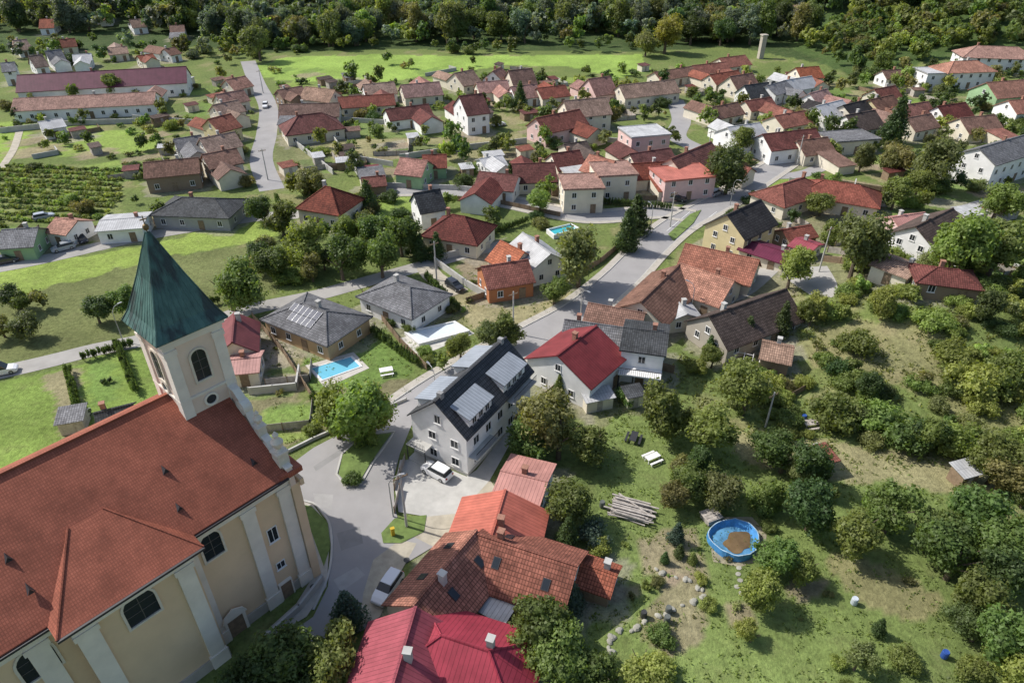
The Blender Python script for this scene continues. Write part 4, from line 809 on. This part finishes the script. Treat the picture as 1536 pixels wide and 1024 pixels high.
# ------------------------------------------------------------ cars
def carpaint(c): 
    k='car_paint_%02d%02d%02d'%tuple(int(x*99) for x in c)
    if k in MC:return MC[k]
    m,nt,b=newmat(k);b.inputs['Base Color'].default_value=(*c,1);b.inputs['Roughness'].default_value=.25;b.inputs['Coat Weight'].default_value=.5;MC[k]=m;return m
RUB=surf('tyre_rubber',(.03,.03,.03),.1,5);LAMP=surf('lamp_glass',(.6,.6,.6),.05,3,.1,bm=0);TAIL=surf('tail_lamp',(.3,.01,.01),.05,3,.2,bm=0)
def loft(b,secs,mi=0):
    vs=[]
    for x,w0,w1,z0,z1 in secs: vs+=[(x,-w0,z0),(x,-w0*1.0,(z0+z1)/2),(x,-w1,z1),(x,w1,z1),(x,w0,(z0+z1)/2),(x,w0,z0)]
    n=6;fs=[(k*n+i,k*n+(i+1)%n,k*n+n+(i+1)%n,k*n+n+i) for k in range(len(secs)-1) for i in range(n)]+[tuple(range(n)),tuple(range((len(secs)-1)*n,len(secs)*n))[::-1]];b.add(vs,fs,mi)
def car(rear,front,c,name,label,tall=1.0,van=False):
    a=S(*rear);f=S(*front);ang=math.atan2((f-a).y,(f-a).x);p=(a+f)/2
    e=top('car',p.x,p.y,ang,label,'car','parked cars');e.location.z=hgt(p.x,p.y)+.095
    pm=carpaint(c);b=MB();loft(b,[(-2.15,.72,.7,.35,.8),(-2.05,.84,.78,.25,.98),(-1.2,.88,.82,.2,1.0),(.9,.88,.82,.2,.98),(1.7,.86,.76,.2,.86),(2.1,.76,.64,.25,.68),(2.2,.66,.55,.35,.58)])
    b.obj('body',[pm],e,smooth=False)
    t_=1.5*tall;g=MB();x0,x1=(-2.0,.95)
    loft(g,[(x0,.74,.72,.97,1.02),(x0+.25,.78,.62,.96,t_-.1),(-.9,.8,.62,.96,t_-.03),(.15,.8,.62,.96,t_-.05),(x1,.78,.74,.95,.99)]);g.obj('window',[GLASS],e)
    r=MB();loft(r,[(x0+.22,.62,.6,t_-.12,t_-.0),(-.9,.68,.64,t_-.1,t_+.04),(.25,.66,.62,t_-.1,t_+.01)]);
    for x in(-1.0,-.05): 
        for s in(-1,1): r.add([(x-.05,s*.81,.96),(x+.05,s*.81,.96),(x+.05,s*.64,t_-.06),(x-.05,s*.64,t_-.06)],[(0,1,2,3)])
    r.obj('roof',[pm],e,fix=True)
    for x in(-1.35,1.35):
        for s in(-1,1):
            w=MB();w.tube((0,-.1,0),(0,.1,0),.32,.32,16,0);w.tube((0,-.11,0),(0,.11,0),.2,.2,10,1);w.obj('wheel',[RUB,STEEL],e,(x,s*.8,.32))
    for s in(-1,1):
        l=MB();l.box(-.12,-.14,-.06,.06,.14,.07);l.obj('headlight',[LAMP],e,(2.1,s*.52,.6));l=MB();l.box(-.05,-.12,-.1,.05,.12,.1);l.obj('tail_light',[TAIL],e,(-2.14,s*.6,.8))
WH=(.8,.8,.8);BK=(.03,.03,.035);SV=(.35,.37,.4);RD=(.4,.02,.02)
for q in [((675,722),(636,701),WH,'c','white SUV parked on the concrete driveway by the apartment house',1.08),((596,866),(568,906),WH,'c','white car parked beside the tiled house',1),((675,428),(690,437),BK,'c','dark car parked on a gravel lane',1),((400,157),(397,165),WH,'c','white car driving on the street',1),((118,358),(128,366),BK,'c','black car parked by the lane',1),((0,396),(22,392),BK,'c','black car on the lane',1),((-6,562),(14,558),WH,'c','white van on the lane',1.3),((112,640),(125,625),BK,'c','dark car parked on a garden path',1),((1475,318),(1500,322),RD,'c','red car beside the shed',1.1),((1010,300),(1022,302),BK,'c','dark car parked by the pink house',1),((108,372),(84,378),SV,'c','silver car on the lane',1),((740,190),(756,188),WH,'c','white van near the old houses',1.3),((1068,295),(1078,290),SV,'c','silver car at the roadside',1),((60,330),(75,327),SV,'c','grey car by the shed',1),((1452,330),(1475,328),WH,'c','white car parked by the lane',1.1)]: car(*q)
# ------------------------------------------------------------ pools
m,nt,b=newmat('pool_water');b.inputs['Base Color'].default_value=(.16,.48,.62,1);b.inputs['Roughness'].default_value=.06;bump(nt,b,noise(nt,2,2),.08);WAT=m
def pool(px,mat,label,rim,nm='swimming_pool',h=.12):
    P=[S(*p) for p in px];c=sum(P,Vector())/4;e=top(nm,c.x,c.y,0,label,'pool');b=MB();b.add([p-c+Vector((0,0,h*.6)) for p in P],[(0,1,2,3)]);b.obj('water' if 'pool' in nm else 'cover',[mat],e)
    r=MB();Q=[(p-c)*1.12 for p in P]
    vs=[p-c+Vector((0,0,h)) for p in P]+[q+Vector((0,0,h)) for q in Q]+[q+Vector((0,0,-.1)) for q in Q]+[p-c+Vector((0,0,h*.3)) for p in P]
    r.add(vs,[(i,(i+1)%4,4+(i+1)%4,4+i) for i in range(4)]+[(4+i,4+(i+1)%4,8+(i+1)%4,8+i) for i in range(4)]+[(12+i,12+(i+1)%4,(i+1)%4,i) for i in range(4)]);r.obj('rim',[rim],e);return e
sheet('pool_terrace',[(458,548),(530,528),(554,552),(488,582)],surf('pool_paving',(.5,.47,.42),.12,1.5),.03)
pool([(468,553),(526,536),(540,550),(484,570)],WAT,'rectangular turquoise swimming pool set in a paved terrace',WHITEP)
sheet('pool_terrace',[(598,508),(682,482),(712,500),(628,535)],surf('pale_deck',(.52,.5,.45)),.03)
pool([(612,502),(680,487),(700,500),(632,518)],surf('pool_cover',(.66,.72,.74),.1,2,.4),'pool under white ribbed sliding cover',WHITEP,'covered_pool',.6)
pool([(822,350),(855,342),(866,348),(832,358)],surf('turquoise_tarp',(.05,.4,.45),.1,1,.5),'above-ground pool covered with turquoise tarpaulin',WHITEP,'garden_pool',1.0)
c=S(1100,812);e=top('round_pool',c.x,c.y,.4,'round blue above-ground pool half empty with brown water','pool');R_=2.6
b=MB();n=40;rr=random.Random(4);wob=[1+.05*math.sin(k*.47+1)+rr.uniform(-.02,.02) for k in range(n)];wz=[.16*math.sin(k*.3)+rr.uniform(-.08,.08) for k in range(n)]
def ring(b,r0,z0,r1,z1,mi): b.add([(r*wob[k]*math.cos(6.2832*k/n)*1.1,r*wob[k]*math.sin(6.2832*k/n),z+(wz[k] if z>.5 else 0)) for r,z in((r0,z0),(r1,z1)) for k in range(n)],[(k,(k+1)%n,n+(k+1)%n,n+k) for k in range(n)],mi)
ring(b,R_+.06,-.1,R_,.85,0);ring(b,R_,.85,R_-.1,.85,1);ring(b,R_-.1,.85,R_-.5,.1,0);b.obj('pool_wall',[surf('pool_blue_liner',(.07,.26,.55),.45,1.1,.5),surf('faded_rim',(.35,.47,.56),.4,1.5)],e,fix=False)
b=MB();b.add([((R_-.3)*1.1*wob[k]*math.cos(6.2832*k/n),(R_-.3)*wob[k]*math.sin(6.2832*k/n),.12) for k in range(n)],[tuple(range(n))]);b.obj('pool_floor',[surf('dirty_liner',(.09,.25,.42),.5,.9,.6)],e)
iw=[1+.16*math.sin(k*.31+.6)+.1*math.sin(k*.79)+rr.uniform(-.03,.03) for k in range(n)]
b=MB();b.add([(.35+(R_-1.15)*iw[k]*1.15*math.cos(6.2832*k/n),-.3+(R_-1.2)*iw[k]*math.sin(6.2832*k/n),.16) for k in range(n)],[tuple(range(n))]);b.obj('water',[surf('murky_water',(.15,.1,.05),.4,.6,.08,bm=0)],e)
b=MB();b.box(-1.3,R_+.3,0,.4,R_+1.9,.8);b.box(-1.5,R_+.2,.8,.6,R_+2.0,.9)
for k in range(4): b.box(-1.4,R_+.3+k*.42,.9,.5,R_+.65+k*.42,.94)
b.obj('wooden_deck',[GREYW],e)
sheet('paving',[(1062,800),(1075,775),(1128,775),(1150,800),(1146,838),(1110,850),(1070,842)],surf('sandy_ground',(.29,.26,.18),.3,1.2),.02,occ=False)
MOSS=surf('mossy_stone',(.34,.33,.28),.3)
for k in range(5):
    b=MB();b.lathe(0,0,[(.26,0),(.28,.06),(.1,.08)],7,0,1.2);o=b.obj('stepping_stone',[MOSS],None,(c.x-.6+random.uniform(-.25,.25)-k*.14,c.y-3.6-k*.8,0),random.random());tag(o,'flat pale stepping stone in the grass','stone','stepping stones')
rr=random.Random(9)
for k in range(26):
    t=k/25;u=985+70*math.sin(t*5.2)+rr.uniform(-6,6);v=855+t*120+rr.uniform(-5,5);p=S(u,v);q=rr.uniform(.2,.42);b=MB();b.lathe(0,0,[(q,-.05),(q*1.1,q*.3),(q*.7,q*.7),(q*.2,q*.8)],7,0,1.2,.85);o=b.obj('boulder',[MOSS],None,(p.x,p.y,0),rr.uniform(0,6));tag(o,'rough grey stone edging a garden bed','stone','bed edging stones')
# ------------------------------------------------------------ garden things
c=S(946,768);r=random.Random(3);b=MB()
for k in range(48):
    z=.1+.15*(k//9);x=r.uniform(-.5,.5);y=(k%9-4)*.33+r.uniform(-.12,.12);a=r.uniform(-.12,.12) if k%7 else r.uniform(-.5,.5);l=r.uniform(1.6,2.7)
    b.box(x-l,y-.1+a*.1,z,x+l,y+.1,z+.12,0) if k%3 else b.tube((x-l*math.cos(a),y-l*math.sin(a),z),(x+l*math.cos(a),y+l*math.sin(a),z+r.uniform(0,.15)),.11,.09,6)
o=b.obj('timber_pile',[GREYW],None,(c.x,c.y,0),-.35);tag(o,'pile of weathered grey beams stacked on the grass','timber')
c=S(1232,675);b=MB()
for k in range(14):
    a=k*6.283/14;b.lathe(1.1*math.cos(a),1.1*math.sin(a),[(.2,0),(.26,.15),(.12,.3)],7)
b.lathe(0,0,[(.85,.0),(.8,.05),(.2,.12)],10,1)
o=b.obj('fire_pit',[CONC,DARKP],None,(c.x,c.y,hgt(c.x,c.y)));tag(o,'round stone-ringed fire pit on the grass','fire pit')
def table(u,v,ang,mat,label):
    c=S(u,v);e=top('garden_table',c.x,c.y,ang,label,'table');b=MB();b.box(-1,-.45,.7,1,.45,.76);b.obj('table_top',[mat],e)
    for x in(-.85,.85):
        for y in(-.35,.35): l=MB();l.box(x-.05,y-.05,0,x+.05,y+.05,.7);l.obj('leg',[mat],e)
    for s in(-1,1): l=MB();l.box(-1,s*.9-.15,.42,1,s*.9+.15,.47);l.box(-.8,s*.9-.1,0,-.7,s*.9+.1,.42);l.box(.7,s*.9-.1,0,.8,s*.9+.1,.42);l.obj('bench',[mat],e)
table(978,690,.5,WHITEP,'white garden table with benches on the lawn');table(950,660,1.2,DARKP,'dark garden table with benches on the lawn');table(1215,640,.2,GREYW,'grey wooden garden table on the grass');table(580,560,.3,WHITEP,'white garden table beside the pool')
def barrel(u,v,c,lab):
    p=S(u,v);b=MB();b.lathe(0,0,[(.28,0),(.33,.1),(.34,.5),(.33,.85),(.28,.95),(.22,.93)],14);o=b.obj('barrel',[surf('barrel_'+lab,c,.1,2,.5)],None,(p.x,p.y,hgt(p.x,p.y)),smooth=False);tag(o,lab+' plastic rain barrel standing in the garden','barrel','rain barrels')
for u,v,c,l in((965,925,(.05,.05,.05),'black'),(1002,918,(.12,.13,.12),'grey'),(1000,932,(.1,.11,.1),'grey'),(1165,845,(.1,.1,.1),'grey'),(1205,630,(.03,.08,.3),'blue'),(1280,905,(.5,.55,.6),'pale'),(1415,985,(.2,.3,.5),'blue'),(903,760,(.1,.1,.1),'grey')): barrel(u,v,c,l)
def shelter(u,v,w,d,h,mat,label,ang=.3,P=None):
    p=P or S(u,v);e=top('garden_shed',p.x,p.y,ang,label,'shed','garden sheds');b=MB();b.box(-w/2,-d/2,-.3,w/2,d/2,h);b.obj('wall',[random.choice([WOOD,GREYW,wallm('cream')])],e);b=MB();b.prism([(-d/2-.3,h-.05),(d/2+.3,h+.35),(d/2+.3,h+.45),(-d/2-.3,h+.05)],-w/2-.3,w/2+.3,'x');b.obj('roof',[mat],e);b=MB();b.box(-.4,-d/2-.05,0,.4,-d/2-.001,1.85);b.obj('door',[GREYW],e)
for u,v,w_,d_,mt,lb in((1220,702,4,2.6,roofm('rust tile'),'small shed with rusty red roof in scrub'),(1440,722,2.5,2,roofm('light grey sheet'),'small shed with pale metal roof'),(895,610,4,2,roofm('light grey sheet'),'shed with pale metal roof behind the hall'),(948,605,2.4,2,roofm('dark grey tile'),'small dark garden shed'),(1290,400,3,3,roofm('light grey sheet'),'small shed with pale roof'),(1450,330,6,4,roofm('light grey sheet'),'storage shed with pale roof'),(1500,325,5,4,roofm('crimson metal'),'storage shed with red roof'),(560,265,3,3,roofm('red metal'),'garden shed with red roof'),(700,262,3,3,roofm('light grey sheet'),'garden shed with pale roof'),(115,640,3,3,roofm('grey tile'),'garden shed with grey roof'),(250,230,3,3,roofm('light grey sheet'),'garden shed with pale roof'),(530,205,4,3,roofm('brown tile'),'old garden shed with brown roof'),(740,243,5,3,roofm('light grey sheet'),'pale garden shed by the wall'),(620,215,3,3,roofm('light grey sheet'),'garden shed with pale roof')): shelter(u,v,w_,d_,2.1,mt,lb)
nsh=0
for i,(x,y,a,b_,an,k_) in enumerate(PLOTS):
    if nsh>=45:break
    if i%3==0 and k_==0 and occ_free(x,y,2.2)[0]:
        k=random.choice(['light grey sheet','brown tile','rust tile','grey tile','dark brown tile','maroon tile']);shelter(0,0,random.uniform(2.5,5.5),random.uniform(2,3.5),2.2,roofm(k),'garden shed with %s roof behind village houses'%k,an,Vector((x,y,0)));nsh+=1
p=S(742,915);e=top('veranda',p.x,p.y,-.55,'pale metal veranda roof in the courtyard','shed');b=MB();b.prism([(-2.3,2.2),(2.3,2.7),(2.3,2.8),(-2.3,2.3)],-2.6,2.6,'x');b.obj('roof',[roofm('light grey sheet')],e)
for x in(-2.4,2.4):
    for y,z in((-2.1,2.2),(2.1,2.65)): b=MB();b.box(x-.06,y-.06,0,x+.06,y+.06,z);b.obj('post',[WOOD],e)
def pole(u,v,h,kind='utility'):
    p=S(u,v);z=hgt(p.x,p.y)
    if kind=='utility':
        e=top('utility_pole',p.x,p.y,.6,'wooden utility pole with crossarm beside the street','utility pole','utility poles');b=MB();b.tube((0,0,-.3),(0,0,h),.16,.1,10);b.obj('pole',[CONC],e);b=MB();b.box(-.9,-.05,h-.6,.9,.05,h-.48)
        for x in(-.8,-.3,.3,.8): b.lathe(x,0,[(.05,h-.48),(.07,h-.35),(.03,h-.3)],6)
        b.obj('crossarm',[WOOD],e)
    else:
        e=top('street_lamp',p.x,p.y,kind,'grey steel street lamp with curved arm','street lamp','street lamps');b=MB();b.tube((0,0,0),(0,0,h-1),.09,.06,8);b.tube((0,0,h-1),(.5,0,h-.2),.05,.045,8);b.tube((.5,0,h-.2),(1.3,0,h),.045,.04,8);b.obj('pole',[STEEL],e);b=MB();b.box(1.2,-.13,h-.05,1.9,.13,h+.07);b.obj('lamp_head',[STEEL],e)
for u,v,h in((610,790,8.5),(1228,408,9),(1195,248,8),(770,500,8),(1148,640,6),(655,420,8),(1005,340,8),(402,270,8),(395,140,8),(1060,240,8)): pole(u,v,h)
for u,v,a in((590,775,.3),(655,607,2.2),(870,482,-.9),(975,350,2),(1095,308,-1),(185,512,1),(1035,475,2.4)): pole(u,v,6.5,a)
p=S(590,803);b=MB();b.box(-.2,-.15,0,.2,.15,1.1);b.box(-.24,-.19,1.1,.24,.19,1.16);o=b.obj('gas_cabinet',[surf('yellow_paint',(.6,.4,.03),.1,3,.5)],None,(p.x,p.y,.13),.4);tag(o,'small yellow utility cabinet on the grass verge','cabinet')
p=S(1095,535);b=MB()
for k in range(5):
    pts=[(k*1.3,1.5*math.cos(math.pi*i/8),1.7*math.sin(math.pi*i/8)) for i in range(9)]
    for a,c in zip(pts[:-1],pts[1:]): b.tube(a,c,.05,.05,5)
b.tube((0,0,1.7),(5.2,0,1.7),.04,.04,5);o=b.obj('greenhouse_frame',[WHITEP],None,(p.x-2,p.y,hgt(p.x,p.y)),-.4);tag(o,'bare white hooped greenhouse frame in the garden','greenhouse')
p=S(1140,88);e=top('chimney_tower',p.x,p.y,.2,'slim pale tower standing among far houses','tower');b=MB();b.box(-1,-1,0,1,1,9);b.box(-1.3,-1.3,9,1.3,1.3,9.5);b.obj('shaft',[wallm('stone')],e)
for u,v in((470,880),(560,690),(610,840)):
    p=S(u,v);b=MB();b.lathe(p.x,p.y,[(.35,.0),(.35,.1)],16);o=b.obj('manhole_cover',[surf('cast_iron',(.08,.08,.08),.2,4)],None);o['kind']='structure'
# ------------------------------------------------------------ light, sky, camera
el=math.radians(46);hx,hy=-.94,.34;sd=Vector((hx*math.cos(el),hy*math.cos(el),math.sin(el)))
L_=bpy.data.lights.new('sun','SUN');L_.energy=4.9;L_.angle=math.radians(.53);L_.color=(1,.96,.9);so=bpy.data.objects.new('sun',L_);COL.objects.link(so);so.rotation_euler=sd.to_track_quat('Z','Y').to_euler();so.location=(0,0,200)
w=bpy.data.worlds.new('World');SC.world=w;w.use_nodes=True;nt=w.node_tree;bg=nt.nodes['Background'];sk=nt.nodes.new('ShaderNodeTexSky');sk.sky_type='NISHITA';sk.sun_disc=False;sk.sun_elevation=el;sk.sun_rotation=math.atan2(hx,hy);sk.dust_density=2;nt.links.new(sk.outputs[0],bg.inputs[0]);bg.inputs[1].default_value=.15
cam=bpy.data.cameras.new('camera');cam.lens=24;cam.sensor_width=36;cam.clip_end=6000;co=bpy.data.objects.new('camera',cam);COL.objects.link(co);co.location=(0,0,CAMH);co.rotation_euler=(math.pi/2-TH,0,0);SC.camera=co
SC.view_settings.view_transform='Standard';SC.view_settings.look='None';SC.view_settings.exposure=0
